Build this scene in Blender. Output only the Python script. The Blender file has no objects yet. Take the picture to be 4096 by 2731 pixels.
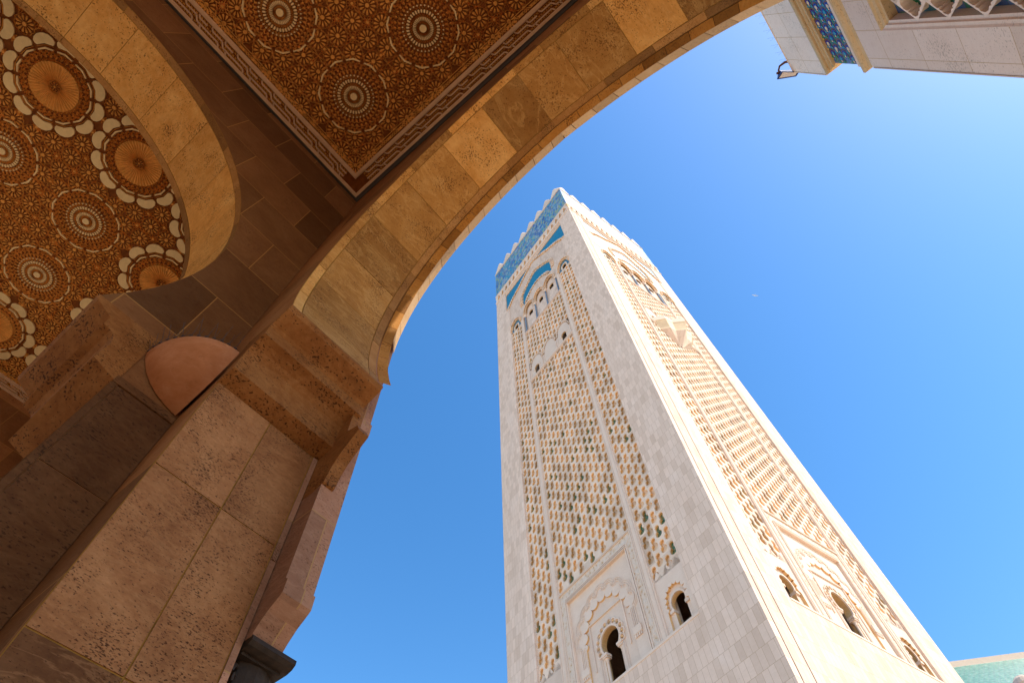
import bpy, math, random
import numpy as np
from mathutils import Vector, Matrix
from mathutils.geometry import tessellate_polygon
R = math.radians
random.seed(7)
rng = np.random.default_rng(11)
sc = bpy.context.scene
col = sc.collection

# ------------------------------------------------------------------ camera
cam = bpy.data.cameras.new('camera'); cam_o = bpy.data.objects.new('camera', cam)
col.objects.link(cam_o); sc.camera = cam_o
cam.sensor_width = 36.0; cam.lens = 20.52; cam.clip_start = 0.05; cam.clip_end = 3000
right = Vector((0.7725, 0.6339, -0.0351)); back = Vector((0.2640, -0.3709, -0.8904))
right.normalize(); back = (back - right * back.dot(right)).normalized(); up = back.cross(right)
cam_o.matrix_world = Matrix.Translation((0, 0, 1.6)) @ Matrix((right, up, back)).transposed().to_4x4()

# ------------------------------------------------------------------ sky and sun
SUN_EL, SUN_AZ = R(47), R(86)
wd = bpy.data.worlds.new('World'); sc.world = wd; wd.use_nodes = True
wn = wd.node_tree
sky = wn.nodes.new('ShaderNodeTexSky'); sky.sky_type = 'NISHITA'; sky.sun_disc = False
sky.sun_elevation = SUN_EL; sky.sun_rotation = SUN_AZ
sky.air_density = 1.1; sky.dust_density = 0.6; sky.ozone_density = 1.0
hs = wn.nodes.new('ShaderNodeHueSaturation'); hs.inputs['Saturation'].default_value = 1.36
hs.inputs['Value'].default_value = 1.0
wn.links.new(sky.outputs[0], hs.inputs['Color'])
wn.links.new(hs.outputs[0], wn.nodes['Background'].inputs[0])
wn.nodes['Background'].inputs[1].default_value = 0.15
sl = bpy.data.lights.new('sun', 'SUN'); sl.energy = 2.7; sl.angle = R(0.5); sl.color = (1.0, 0.91, 0.78)
so = bpy.data.objects.new('sun', sl); col.objects.link(so)
sdir = Vector((math.sin(SUN_AZ) * math.cos(SUN_EL), math.cos(SUN_AZ) * math.cos(SUN_EL), math.sin(SUN_EL)))
so.rotation_euler = sdir.to_track_quat('Z', 'Y').to_euler(); so.location = sdir * 200
sc.view_settings.view_transform = 'Standard'; sc.view_settings.look = 'None'
sc.view_settings.exposure = 0.95; sc.view_settings.gamma = 1.0
sc.cycles.max_bounces = 12; sc.cycles.diffuse_bounces = 7; sc.cycles.glossy_bounces = 3

# ------------------------------------------------------------------ materials
class NT:
    def __init__(s, name):
        s.m = bpy.data.materials.new(name); s.m.use_nodes = True; s.t = s.m.node_tree
        s.b = s.t.nodes['Principled BSDF']
    def n(s, typ, ins=None, **props):
        nd = s.t.nodes.new('ShaderNode' + typ)
        for k, v in props.items(): setattr(nd, k, v)
        for k, v in (ins or {}).items():
            if isinstance(v, (bpy.types.NodeSocket,)): s.t.links.new(v, nd.inputs[k])
            else: nd.inputs[k].default_value = v
        return nd
    def mix(s, fac, a, b, blend='MIX'):
        nd = s.t.nodes.new('ShaderNodeMix'); nd.data_type = 'RGBA'; nd.blend_type = blend
        for i, v in ((0, fac), (6, a), (7, b)):
            if isinstance(v, bpy.types.NodeSocket): s.t.links.new(v, nd.inputs[i])
            elif i == 0: nd.inputs[0].default_value = v
            else: nd.inputs[i].default_value = (*v, 1) if len(v) == 3 else v
        return nd.outputs[2]
    def math(s, op, a, b=0.0, clamp=False):
        nd = s.t.nodes.new('ShaderNodeMath'); nd.operation = op; nd.use_clamp = clamp
        for i, v in ((0, a), (1, b)):
            if isinstance(v, bpy.types.NodeSocket): s.t.links.new(v, nd.inputs[i])
            else: nd.inputs[i].default_value = v
        return nd.outputs[0]
    def ramp(s, fac, stops, interp='LINEAR'):
        nd = s.t.nodes.new('ShaderNodeValToRGB'); nd.color_ramp.interpolation = interp
        el = nd.color_ramp.elements
        while len(el) < len(stops): el.new(0.5)
        for e, (p, c) in zip(el, stops): e.position = p; e.color = (*c, 1)
        s.t.links.new(fac, nd.inputs[0]); return nd.outputs[0]
    def out(s, color=None, rough=None, normal=None, **kw):
        for k, v in (('Base Color', color), ('Roughness', rough), ('Normal', normal)):
            if v is None: continue
            if isinstance(v, bpy.types.NodeSocket): s.t.links.new(v, s.b.inputs[k])
            elif k == 'Base Color': s.b.inputs[k].default_value = (*v, 1)
            else: s.b.inputs[k].default_value = v
        for k, v in kw.items(): s.b.inputs[k].default_value = v
        return s.m
    def coords(s, jitter=True):
        tc = s.n('TexCoord'); v = tc.outputs['Object']
        if jitter:
            at = s.n('Attribute', attribute_name='tone')
            sh = s.n('VectorMath', {0: at.outputs['Fac'], 1: (37.3, 91.7, 53.9)}, operation='MULTIPLY')
            v = s.n('VectorMath', {0: v, 1: sh.outputs[0]}, operation='ADD').outputs[0]
            return v, at.outputs['Fac']
        return v, None

def stone(name, dark, mid, light, pit=0.5, pit_scale=26.0, pit_col=(0.10, 0.05, 0.025), patch=1.3, rough=0.75,
          brick=None, tonevar=0.35, bump=0.35, vein=0.0, spec=0.12):
    """Banded limestone: blotchy tone, slab-to-slab variation, dark voids, optional joints (w, h, gap, colour, offset)."""
    g = NT(name); v, tone = g.coords()
    n1 = g.n('TexNoise', {'Vector': v, 'Scale': patch, 'Detail': 7.0, 'Roughness': 0.62, 'Distortion': 0.7})
    c = g.ramp(n1.outputs[0], [(0.28, dark), (0.5, mid), (0.74, light)])
    mp = g.n('Mapping', {'Vector': v, 'Scale': (1.0, 1.0, 2.6)})
    n2 = g.n('TexNoise', {'Vector': mp.outputs[0], 'Scale': pit_scale * 0.35, 'Detail': 5.0, 'Roughness': 0.7})
    c = g.mix(0.45, c, g.ramp(n2.outputs[0], [(0.3, dark), (0.55, mid), (0.8, light)]))
    # slab tone
    tv = g.math('FRACT', g.math('MULTIPLY', tone, 7.31))
    tcol = g.ramp(tv, [(0.0, tuple(max(0, 1 - tonevar * k) for k in (1.0, 1.05, 1.1))), (0.5, (1, 1, 1)), (1.0, (1 + tonevar * 0.5,) * 3)])
    c = g.mix(1.0, c, tcol, 'MULTIPLY')
    mortar = None
    if brick:
        w, h, gap, mcol, off = brick
        uv = g.n('UVMap')
        br = g.n('TexBrick', {'Vector': uv.outputs[0], 'Color1': (0, 0, 0, 1), 'Color2': (1, 1, 1, 1), 'Mortar': (0.5, 0.5, 0.5, 1), 'Scale': 1.0,
                 'Mortar Size': gap, 'Mortar Smooth': 0.1, 'Bias': 0.0, 'Brick Width': w, 'Row Height': h}, offset=off, offset_frequency=2, squash=1.0)
        k = 1 - tonevar
        bc = g.ramp(br.outputs[0], [(0.0, (k, k * 0.97, k * 0.94)), (0.5, (1, 1, 1)), (1.0, (1 + tonevar * 0.35, 1 + tonevar * 0.3, 1 + tonevar * 0.28))])
        c = g.mix(1.0, c, bc, 'MULTIPLY'); mortar = br.outputs[1]
    h = n2.outputs[0]
    if vein:
        mv = g.n('Mapping', {'Vector': v, 'Scale': (0.6, 0.6, 2.2), 'Rotation': (0.3, 0.2, 0.1)})
        wv = g.n('TexNoise', {'Vector': mv.outputs[0], 'Scale': 1.6, 'Detail': 6.0, 'Roughness': 0.6, 'Distortion': 1.5})
        band = g.math('SUBTRACT', 1.0, g.math('MULTIPLY', g.math('ABSOLUTE', g.math('SUBTRACT', wv.outputs[0], 0.5)), 28.0), True)
        c = g.mix(g.math('MULTIPLY', band, vein), c, light)
    if pit > 0:
        vo = g.n('TexNoise', {'Vector': mp.outputs[0], 'Scale': pit_scale, 'Detail': 3.0, 'Roughness': 0.55})
        big = g.n('TexNoise', {'Vector': v, 'Scale': patch * 1.7, 'Detail': 3.0})
        th = g.math('ADD', g.math('MULTIPLY', big.outputs[0], 0.42), 0.13)
        pm = g.math('MULTIPLY', g.math('SUBTRACT', g.math('ADD', vo.outputs[0], th), 0.96 - 0.04 * pit), 14.0, True)
        c = g.mix(g.math('MULTIPLY', pm, min(1.0, pit)), c, pit_col)
        h = g.math('SUBTRACT', h, g.math('MULTIPLY', pm, 1.5))
    if mortar is not None:
        c = g.mix(mortar, c, mcol); h = g.math('SUBTRACT', h, g.math('MULTIPLY', mortar, 2.0))
    bp = g.n('Bump', {'Height': h, 'Strength': bump, 'Distance': 0.01})
    return g.out(c, rough, bp.outputs[0], **{'Specular IOR Level': spec})

def plain(name, c, rough=0.6, var=0.25, scale=3.0, **kw):
    g = NT(name); v, tone = g.coords()
    n = g.n('TexNoise', {'Vector': v, 'Scale': scale, 'Detail': 6.0, 'Roughness': 0.65})
    lo = tuple(x * (1 - var) for x in c); hi = tuple(min(1, x * (1 + var)) for x in c)
    bp = g.n('Bump', {'Height': n.outputs[0], 'Strength': 0.15, 'Distance': 0.01})
    if rough > 0.7: kw.setdefault('Specular IOR Level', 0.1)
    return g.out(g.ramp(n.outputs[0], [(0.3, lo), (0.5, c), (0.72, hi)]), rough, bp.outputs[0], **kw)

def mosaic(name, cols, scale, rough=0.25, grout=(0.3, 0.33, 0.32), squash=(1, 1, 1), big=None, spec=0.5):
    """Cut-tile mosaic: cells of random glaze colour with a thin grout line."""
    g = NT(name); v, _ = g.coords(False)
    mp = g.n('Mapping', {'Vector': v, 'Scale': squash})
    vo = g.n('TexVoronoi', {'Vector': mp.outputs[0], 'Scale': scale, 'Randomness': 0.75})
    sep = g.n('SeparateColor', {0: vo.outputs['Color']})
    st = [((i + 0.0) / len(cols), c) for i, c in enumerate(cols)]
    f = sep.outputs[0]
    if big:
        nb = g.n('TexNoise', {'Vector': mp.outputs[0], 'Scale': big, 'Detail': 1.0})
        f = g.math('ADD', g.math('MULTIPLY', f, 0.75), g.math('SUBTRACT', g.math('MULTIPLY', nb.outputs[0], 0.7), 0.2), True)
    c = g.ramp(f, st, 'CONSTANT')
    ve = g.n('TexVoronoi', {'Vector': mp.outputs[0], 'Scale': scale, 'Randomness': 0.75}, feature='DISTANCE_TO_EDGE')
    ed = g.math('LESS_THAN', ve.outputs[0], 0.04)
    return g.out(g.mix(ed, c, grout), rough, None, **{'Specular IOR Level': spec})

M = {}
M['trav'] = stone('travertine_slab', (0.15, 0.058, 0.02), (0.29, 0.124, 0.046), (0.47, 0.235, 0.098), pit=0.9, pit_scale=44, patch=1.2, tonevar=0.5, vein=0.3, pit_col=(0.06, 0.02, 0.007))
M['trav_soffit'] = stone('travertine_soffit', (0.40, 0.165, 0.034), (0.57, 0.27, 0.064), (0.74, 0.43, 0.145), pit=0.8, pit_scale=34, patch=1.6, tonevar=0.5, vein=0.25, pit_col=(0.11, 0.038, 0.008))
M['trav_wall'] = stone('travertine_wall', (0.26, 0.105, 0.035), (0.36, 0.16, 0.058), (0.47, 0.235, 0.098), pit=0.5, pit_scale=24, tonevar=0.45,
                       brick=(1.25, 1.03, 0.006, (0.42, 0.21, 0.06), 0.5), pit_col=(0.09, 0.03, 0.01))
M['trav_shaded'] = stone('travertine_brown_shaded', (0.075, 0.03, 0.011), (0.135, 0.056, 0.02), (0.22, 0.105, 0.042), pit=0.7, pit_scale=28, patch=1.5, tonevar=0.35, vein=0.2, pit_col=(0.03, 0.012, 0.005))  # brown travertine with the dimness of the transverse piers put into its colour
M['trav_rust'] = stone('travertine_rust', (0.16, 0.055, 0.014), (0.27, 0.105, 0.028), (0.42, 0.20, 0.07), pit=0.9, pit_scale=36, patch=2.0, tonevar=0.2, vein=0.15, pit_col=(0.05, 0.018, 0.006))
M['niche_bounce'] = stone('niche_bounce_stone', (0.71, 0.50, 0.31), (0.78, 0.58, 0.39), (0.83, 0.66, 0.48), pit=0.1, pit_scale=9, patch=0.8, tonevar=0.2, bump=0.08)  # lattice stone, warmed in colour for the bounce light inside the niches
M['trav_edge'] = stone('travertine_margin', (0.27, 0.115, 0.03), (0.38, 0.175, 0.048), (0.5, 0.27, 0.095), pit=0.8, pit_scale=44, patch=2.2, tonevar=0.4, pit_col=(0.08, 0.03, 0.008))
M['balcony_shade'] = plain('balcony_shade_stone', (0.76, 0.59, 0.37), 0.7, 0.08, 2)  # yellow tint paints the shade on the mouldings under the rim
M['sun_strip'] = stone('sunlit_travertine', (0.46, 0.28, 0.13), (0.56, 0.36, 0.18), (0.64, 0.45, 0.26), pit=0.5, pit_scale=38, tonevar=0.25, pit_col=(0.2, 0.1, 0.05))  # paler than its neighbours: sunlight on the splay put into the colour
M['trav_bounce'] = stone('travertine_bounce', (0.33, 0.125, 0.022), (0.44, 0.19, 0.037), (0.54, 0.29, 0.085), pit=0.75, pit_scale=36, tonevar=0.45, pit_col=(0.09, 0.03, 0.01))  # orange stands for floor bounce on the inner roll, put into the colour
M['trav_pink'] = stone('travertine_pink', (0.30, 0.14, 0.075), (0.40, 0.205, 0.12), (0.5, 0.29, 0.185), pit=0.7, pit_scale=40, patch=1.5, tonevar=0.35, vein=0.2, pit_col=(0.1, 0.04, 0.02), brick=(0.95, 1.36, 0.006, (0.42, 0.24, 0.10), 0.5))
M['mortar'] = plain('joint_mortar', (0.33, 0.17, 0.035), 0.9, 0.3, 9)
M['marble'] = stone('minaret_marble', (0.69, 0.52, 0.395), (0.76, 0.585, 0.455), (0.82, 0.66, 0.54), pit=0.1, pit_scale=9, patch=0.35, tonevar=0.13,
                    brick=(0.46, 1.12, 0.011, (0.52, 0.35, 0.22), 0.37), bump=0.04, pit_col=(0.5, 0.4, 0.3))
M['marble_plain'] = stone('minaret_trim', (0.69, 0.53, 0.405), (0.755, 0.595, 0.465), (0.81, 0.665, 0.54), pit=0.1, pit_scale=9, patch=0.6, tonevar=0.12, bump=0.08)
M['lattice'] = stone('lattice_stone', (0.71, 0.535, 0.39), (0.77, 0.60, 0.455), (0.82, 0.665, 0.53), pit=0.1, pit_scale=9, patch=0.8, tonevar=0.2, bump=0.08)
M['bounce_reveal'] = stone('raw_bounce_stone', (0.62, 0.36, 0.14), (0.72, 0.45, 0.20), (0.79, 0.56, 0.31), pit=0.2, pit_scale=9, patch=0.8, tonevar=0.3, bump=0.1)  # warmer raw stone, with bounce light and shade put into its orange
M['carved'] = None
M['green_tile'] = mosaic('green_mosaic', [(0.01, 0.10, 0.055), (0.10, 0.13, 0.04), (0.02, 0.2, 0.12), (0.22, 0.24, 0.11)], 7.0, 0.3, (0.25, 0.25, 0.15))
M['teal'] = plain('teal_glaze', (0.0, 0.17, 0.26), 0.4, 0.06, 0.3, **{'Specular IOR Level': 0.5, 'Coat Weight': 0.35, 'Coat Roughness': 0.4})
M['band_tile'] = mosaic('blue_tile_band', [(0.012, 0.05, 0.19), (0.02, 0.16, 0.34), (0.20, 0.34, 0.40), (0.01, 0.26, 0.36), (0.10, 0.15, 0.28), (0.30, 0.36, 0.12), (0.03, 0.10, 0.3), (0.36, 0.42, 0.42)],
                          1.7, 0.38, (0.25, 0.30, 0.32), (1.0, 1.0, 0.6), big=0.35, spec=0.55)
M['blue_col'] = mosaic('blue_column_tile', [(0.05, 0.08, 0.15), (0.12, 0.17, 0.25), (0.22, 0.27, 0.3), (0.06, 0.15, 0.22)], 5.0, 0.35)
M['joint_seal'] = plain('dark_joint_seal', (0.045, 0.025, 0.018), 0.6, 0.3, 2)
M['bowl'] = stone('terracotta_render', (0.33, 0.12, 0.045), (0.47, 0.195, 0.088), (0.62, 0.33, 0.19), pit=0.15, pit_scale=12, patch=1.6, tonevar=0.1, bump=0.12, rough=0.7, vein=0.12)
M['gap_metal'] = plain('shadow_gap_strip', (0.13, 0.11, 0.10), 0.6, 0.1)
M['stucco_dark'] = plain('stucco_ground', (0.19, 0.055, 0.010), 0.85, 0.35, 9)
M['stucco_mid'] = plain('stucco_petal', (0.70, 0.30, 0.062), 0.8, 0.25, 6)
M['stucco_line'] = plain('stucco_rib', (0.76, 0.35, 0.075), 0.75, 0.2, 6)
M['stucco_light'] = plain('stucco_cream', (0.80, 0.56, 0.255), 0.8, 0.12, 4)
M['border_light'] = plain('border_plaster', (0.66, 0.42, 0.245), 0.8, 0.1, 4)
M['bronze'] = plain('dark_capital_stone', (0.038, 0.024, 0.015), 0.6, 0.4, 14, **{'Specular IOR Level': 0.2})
M['white_slab'] = stone('pylon_slab', (0.74, 0.59, 0.48), (0.82, 0.69, 0.58), (0.86, 0.75, 0.65), pit=0.5, pit_scale=22, patch=0.7, tonevar=0.12,
                        brick=(0.66, 1.1, 0.006, (0.48, 0.32, 0.16), 0.0), bump=0.15, pit_col=(0.2, 0.15, 0.09))
M['pylon_trim'] = stone('pylon_trim', (0.70, 0.55, 0.42), (0.78, 0.63, 0.5), (0.83, 0.7, 0.57), pit=0.3, pit_scale=22, patch=0.9, tonevar=0.2, bump=0.15)
M['pylon_bounce'] = stone('pylon_bounce_trim', (0.58, 0.38, 0.17), (0.68, 0.48, 0.25), (0.76, 0.6, 0.38), pit=0.4, pit_scale=26, patch=0.9, tonevar=0.25, bump=0.15)  # gold tint paints the warm bounce on the undersides of the mouldings
M['zel_bg'] = mosaic('zellige_ground', [(0.06, 0.13, 0.30), (0.10, 0.2, 0.38), (0.03, 0.2, 0.22), (0.05, 0.22, 0.14)], 5.5, 0.25, (0.1, 0.13, 0.15))
M['zel_blue'] = plain('zellige_cobalt', (0.008, 0.02, 0.22), 0.2, 0.3, 20)
M['zel_teal'] = plain('zellige_turquoise', (0.015, 0.25, 0.33), 0.2, 0.3, 20)
M['zel_brown'] = plain('zellige_brown', (0.13, 0.05, 0.03), 0.3, 0.3, 20)
M['zel_yellow'] = plain('zellige_yellow', (0.65, 0.40, 0.03), 0.3, 0.15, 20)
M['zel_cream'] = plain('zellige_cream', (0.68, 0.55, 0.33), 0.3, 0.15, 20)
M['zel_green'] = plain('zellige_green', (0.015, 0.2, 0.09), 0.2, 0.3, 20)
M['lamp_blue'] = plain('blue_lamp_body', (0.02, 0.06, 0.22), 0.4, 0.3, 12)
M['rust'] = plain('rusty_bracket', (0.13, 0.05, 0.025), 0.8, 0.4, 20)
M['lamp_glass'] = plain('lamp_glass', (0.75, 0.68, 0.6), 0.2, 0.04, 5)
M['spike'] = plain('spike_wire', (0.05, 0.035, 0.03), 0.5, 0.2, 5)
M['gull'] = plain('gull_feathers', (0.8, 0.78, 0.75), 0.8, 0.08, 8)
M['gull_tip'] = plain('gull_grey', (0.3, 0.3, 0.31), 0.8, 0.1, 8)
M['beak'] = plain('gull_beak', (0.6, 0.3, 0.04), 0.5, 0.1, 8)
M['hall_wall'] = M['marble_plain']

def carved_mat():
    g = NT('carved_floral_stone'); v, _ = g.coords(False)
    vo = g.n('TexVoronoi', {'Vector': v, 'Scale': 3.0}, feature='SMOOTH_F1')
    n = g.n('TexNoise', {'Vector': v, 'Scale': 5.5, 'Detail': 3.0, 'Distortion': 2.2})
    hgt = g.math('ADD', g.math('MULTIPLY', vo.outputs[0], 0.7), n.outputs[0])
    c = g.ramp(hgt, [(0.50, (0.50, 0.27, 0.11)), (0.60, (0.74, 0.53, 0.34)), (0.85, (0.81, 0.66, 0.52))])  # hollows of the relief darkened in colour, as recess shade
    bp = g.n('Bump', {'Height': hgt, 'Strength': 0.9, 'Distance': 0.12})
    return g.out(c, 0.8, bp.outputs[0])
M['carved'] = carved_mat()

def roof_mat():
    g = NT('green_roof_tile'); v, _ = g.coords(False)
    br = g.n('TexBrick', {'Vector': v, 'Color1': (0.03, 0.2, 0.10, 1), 'Color2': (0.10, 0.33, 0.22, 1), 'Mortar': (0.02, 0.08, 0.10, 1), 'Scale': 1.0,
             'Mortar Size': 0.07, 'Brick Width': 0.75, 'Row Height': 0.42}, offset=0.5)
    n = g.n('TexNoise', {'Vector': v, 'Scale': 2.3, 'Detail': 4.0})
    w = g.n('TexWave', {'Vector': v, 'Scale': 0.75}, wave_type='BANDS', bands_direction='Y')
    c = g.mix(0.5, br.outputs[0], g.ramp(n.outputs[0], [(0.3, (0.02, 0.16, 0.09)), (0.5, (0.12, 0.36, 0.25)), (0.7, (0.35, 0.5, 0.38))]))
    bp = g.n('Bump', {'Height': w.outputs[0], 'Strength': 0.6, 'Distance': 0.2})
    return g.out(c, 0.3, bp.outputs[0])
M['roof'] = roof_mat()
M['plaza'] = stone('plaza_paving', (0.72, 0.55, 0.39), (0.79, 0.61, 0.44), (0.83, 0.67, 0.5), pit=0.1, pit_scale=8, patch=0.2, tonevar=0.15,
                   brick=(1.2, 1.2, 0.008, (0.3, 0.22, 0.15), 0.5), bump=0.05)
M['floor'] = stone('gallery_paving', (0.44, 0.30, 0.17), (0.52, 0.365, 0.215), (0.58, 0.43, 0.27), pit=0.1, pit_scale=8, patch=0.3, tonevar=0.15,
                   brick=(1.0, 1.0, 0.006, (0.25, 0.18, 0.1), 0.5), bump=0.05, rough=0.35)

# ------------------------------------------------------------------ mesh helpers
class MB:
    def __init__(s): s.v = []; s.f = []; s.m = []; s.t = []; s.nv = 0
    def add(s, verts, faces, mat=0, tone=None):
        b = s.nv; verts = [tuple(map(float, p)) for p in verts]
        s.v += verts; s.nv += len(verts)
        if tone is None: tone = random.random()
        for i, f in enumerate(faces):
            s.f.append(tuple(b + k for k in f))
            s.m.append(mat if isinstance(mat, int) else mat[i]); s.t.append(tone)
    def box(s, x0, x1, y0, y1, z0, z1, mat=0, tone=None, T=None):
        P = [(x, y, z) for x in (x0, x1) for y in (y0, y1) for z in (z0, z1)]
        if T: P = [T(*p) for p in P]
        s.add(P, [(0, 1, 3, 2), (4, 6, 7, 5), (0, 4, 5, 1), (2, 3, 7, 6), (0, 2, 6, 4), (1, 5, 7, 3)], mat, tone)
    def prism(s, outer, holes, w0, w1, T, mat=0, side=None, cap0=True, cap1=True, tone=None):
        """Plate with holes: outline in (a, b), thickness from w0 to w1, T(a, b, w) -> xyz."""
        loops = [list(outer)] + [list(h) for h in holes]
        tri = tessellate_polygon([[Vector((a, b, 0)) for a, b in lp] for lp in loops])
        flat = [p for lp in loops for p in lp]; n = len(flat)
        V = [T(a, b, w0) for a, b in flat] + [T(a, b, w1) for a, b in flat]
        F = []; mt = []
        if cap1: F += [tuple(i + n for i in t) for t in tri]; mt += [mat] * len(tri)
        if cap0: F += [tuple(reversed(t)) for t in tri]; mt += [mat] * len(tri)
        k = 0; sd = mat if side is None else side
        for lp in loops:
            L = len(lp)
            for i in range(L):
                j = (i + 1) % L; F.append((k + i, k + j, n + k + j, n + k + i)); mt.append(sd)
            k += L
        s.add(V, F, mt, tone)
    def strip(s, prof_a, prof_b, mat=0, tone=None):
        """Quads between two equal polylines."""
        n = len(prof_a)
        s.add(list(prof_a) + list(prof_b), [(i, i + 1, n + i + 1, n + i) for i in range(n - 1)], mat, tone)
    def tube(s, pts, r, k=6, mat=0, cap=True, tone=None):
        pts = [Vector(p) for p in pts]; rings = []; V = []
        rr = r if isinstance(r, (list, tuple)) else [r] * len(pts)
        for i, p in enumerate(pts):
            d = (pts[min(i + 1, len(pts) - 1)] - pts[max(i - 1, 0)]).normalized()
            a = d.orthogonal().normalized(); b = d.cross(a)
            V += [p + (a * math.cos(2 * math.pi * q / k) + b * math.sin(2 * math.pi * q / k)) * rr[i] for q in range(k)]
        F = [(i * k + q, i * k + (q + 1) % k, (i + 1) * k + (q + 1) % k, (i + 1) * k + q) for i in range(len(pts) - 1) for q in range(k)]
        if cap: F += [tuple(range(k)), tuple(range((len(pts) - 1) * k, len(pts) * k))]
        s.add(V, F, mat, tone)
    def lathe(s, prof, c, k=16, mat=0, a0=0.0, a1=2 * math.pi, T=None, tone=None):
        """Profile of (r, z) turned about a vertical axis through c."""
        full = abs(a1 - a0 - 2 * math.pi) < 1e-6; kk = k if full else k + 1; V = []
        for r, z in prof:
            for q in range(kk):
                a = a0 + (a1 - a0) * q / k; V.append((c[0] + r * math.cos(a), c[1] + r * math.sin(a), c[2] + z))
        if T: V = [T(*p) for p in V]
        F = []
        for i in range(len(prof) - 1):
            for q in range(k):
                j = (q + 1) % kk; F.append((i * kk + q, i * kk + j, (i + 1) * kk + j, (i + 1) * kk + q))
        s.add(V, F, mat, tone)
    def build(s, name, mats, parent=None, smooth=False, fix=True):
        me = bpy.data.meshes.new(name)
        me.from_pydata(s.v, [], s.f)
        for m in mats: me.materials.append(M[m] if isinstance(m, str) else m)
        me.polygons.foreach_set('material_index', s.m)
        at = me.attributes.new('tone', 'FLOAT', 'FACE'); at.data.foreach_set('value', s.t)
        me.update()
        if fix:
            import bmesh
            bm = bmesh.new(); bm.from_mesh(me); bmesh.ops.recalc_face_normals(bm, faces=bm.faces[:]); bm.to_mesh(me); bm.free()
        # box-projected UVs in metres
        npoly = len(me.polygons); nl = len(me.loops)
        co = np.empty(len(me.vertices) * 3, np.float32); me.vertices.foreach_get('co', co); co = co.reshape(-1, 3)
        nr = np.empty(npoly * 3, np.float32); me.polygons.foreach_get('normal', nr); nr = np.abs(nr.reshape(-1, 3))
        lt = np.empty(npoly, np.int32); me.polygons.foreach_get('loop_total', lt)
        vi = np.empty(nl, np.int32); me.loops.foreach_get('vertex_index', vi)
        dom = np.repeat(np.argmax(nr + np.array([0.01, 0.0, -0.05]), axis=1), lt)
        p = co[vi]
        uv = np.where((dom == 0)[:, None], p[:, [1, 2]], np.where((dom == 1)[:, None], p[:, [0, 2]], p[:, [0, 1]]))
        ul = me.uv_layers.new(name='UVMap'); ul.data.foreach_set('uv', uv.astype(np.float32).ravel())
        if smooth: me.polygons.foreach_set('use_smooth', [True] * npoly)
        o = bpy.data.objects.new(name, me); col.objects.link(o)
        if parent: o.parent = parent
        return o

def thing(name, label, cat, loc=(0, 0, 0), rz=0.0, group=None):
    o = bpy.data.objects.new(name, None); col.objects.link(o); o.location = loc; o.rotation_euler = (0, 0, rz)
    o.empty_display_size = 0.3; o['label'] = label; o['category'] = cat
    if group: o['group'] = group
    return o
def tag(o, label, cat, group=None):
    o['label'] = label; o['category'] = cat
    if group: o['group'] = group
    return o
def dup(o, loc, parent):
    c = o.copy(); col.objects.link(c); c.parent = parent; c.location = loc; return c
def arc(cx, cz, r, a0, a1, n):
    return [(cx + r * math.cos(R(a0 + (a1 - a0) * i / n)), cz + r * math.sin(R(a0 + (a1 - a0) * i / n))) for i in range(n + 1)]
def slabs(mb, F, rects, gap=0.012, lift=0.008, du=0.25, mat=0):
    """Raised slabs on a parametric surface F(u, v, h)."""
    for u0, u1, v0, v1 in rects:
        a, b, c, d = u0 + gap / 2, u1 - gap / 2, v0 + gap / 2, v1 - gap / 2
        n = max(1, int(math.ceil((b - a) / du))); lf = lift + random.uniform(-0.002, 0.002)
        V = []
        for i in range(n + 1):
            u = a + (b - a) * i / n
            V += [F(u, c, 0), F(u, c, lf), F(u, d, lf), F(u, d, 0)]
        Fc = []
        for i in range(n):
            k = i * 4
            Fc += [(k, k + 1, k + 5, k + 4), (k + 1, k + 2, k + 6, k + 5), (k + 2, k + 3, k + 7, k + 6)]
        Fc += [(0, 1, 2, 3), (4 * n, 4 * n + 1, 4 * n + 2, 4 * n + 3)]
        mb.add(V, Fc, mat)

# ------------------------------------------------------------------ ground
g = MB(); g.add([(-1500, -1500, 0), (1500, -1500, 0), (1500, 1500, 0), (-1500, 1500, 0)], [(0, 1, 2, 3)], 0, 0.3)
o = g.build('plaza', ['plaza']); o['kind'] = 'structure'
g = MB(); g.add([(-15.9, -11.5, 0.004), (5.8, -11.5, 0.004), (5.8, 2.1, 0.004), (-15.9, 2.1, 0.004)], [(0, 1, 2, 3)], 0, 0.3)
o = g.build('gallery_floor', ['floor']); o['kind'] = 'structure'

# ------------------------------------------------------------------ arcaded gallery
gal = thing('arcade_gallery', 'brown travertine gallery with pointed arches and carved ceilings around the viewer', 'gallery', (-5, -4, 0))
GP = Matrix.Translation((5, 4, 0))
def G(mb, name, mats, smooth=False, parent=None):
    o = mb.build(name, mats, gal if parent is None else parent, smooth)
    if parent is None: o.matrix_parent_inverse = GP
    return o
TY = lambda a, b, w: (a, w, b)          # plates in the x-z plane, w = y
TX = lambda a, b, w: (w, a, b)          # plates in the y-z plane, w = x
Y0, Y1 = 0.53, 1.727
AX = (0.07, -10.11)                     # arch axes of the two front bays
def main_open(ax, r=3.95, off=0.58, cz=8.46, half=3.77, n=26):
    L = [(-half, 0), (-half, 7.06), (-3.13, 7.06)]
    a = arc(off, cz, r, 180 + 20.5, 180 - 81.6, n)
    L += a
    Rr = [(-x, z) for x, z in reversed(L[:-1])]
    return [(ax + x, z) for x, z in L + Rr]
outline = [(-15.9, 0)] + main_open(AX[1]) + main_open(AX[0]) + [(5.81, 0), (5.81, 15.2), (-15.9, 15.2)]
w = MB(); w.prism(outline, [], Y0, Y1, TY, 0, side=1)
G(w, 'front_wall', ['trav_wall', 'mortar'])

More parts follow.
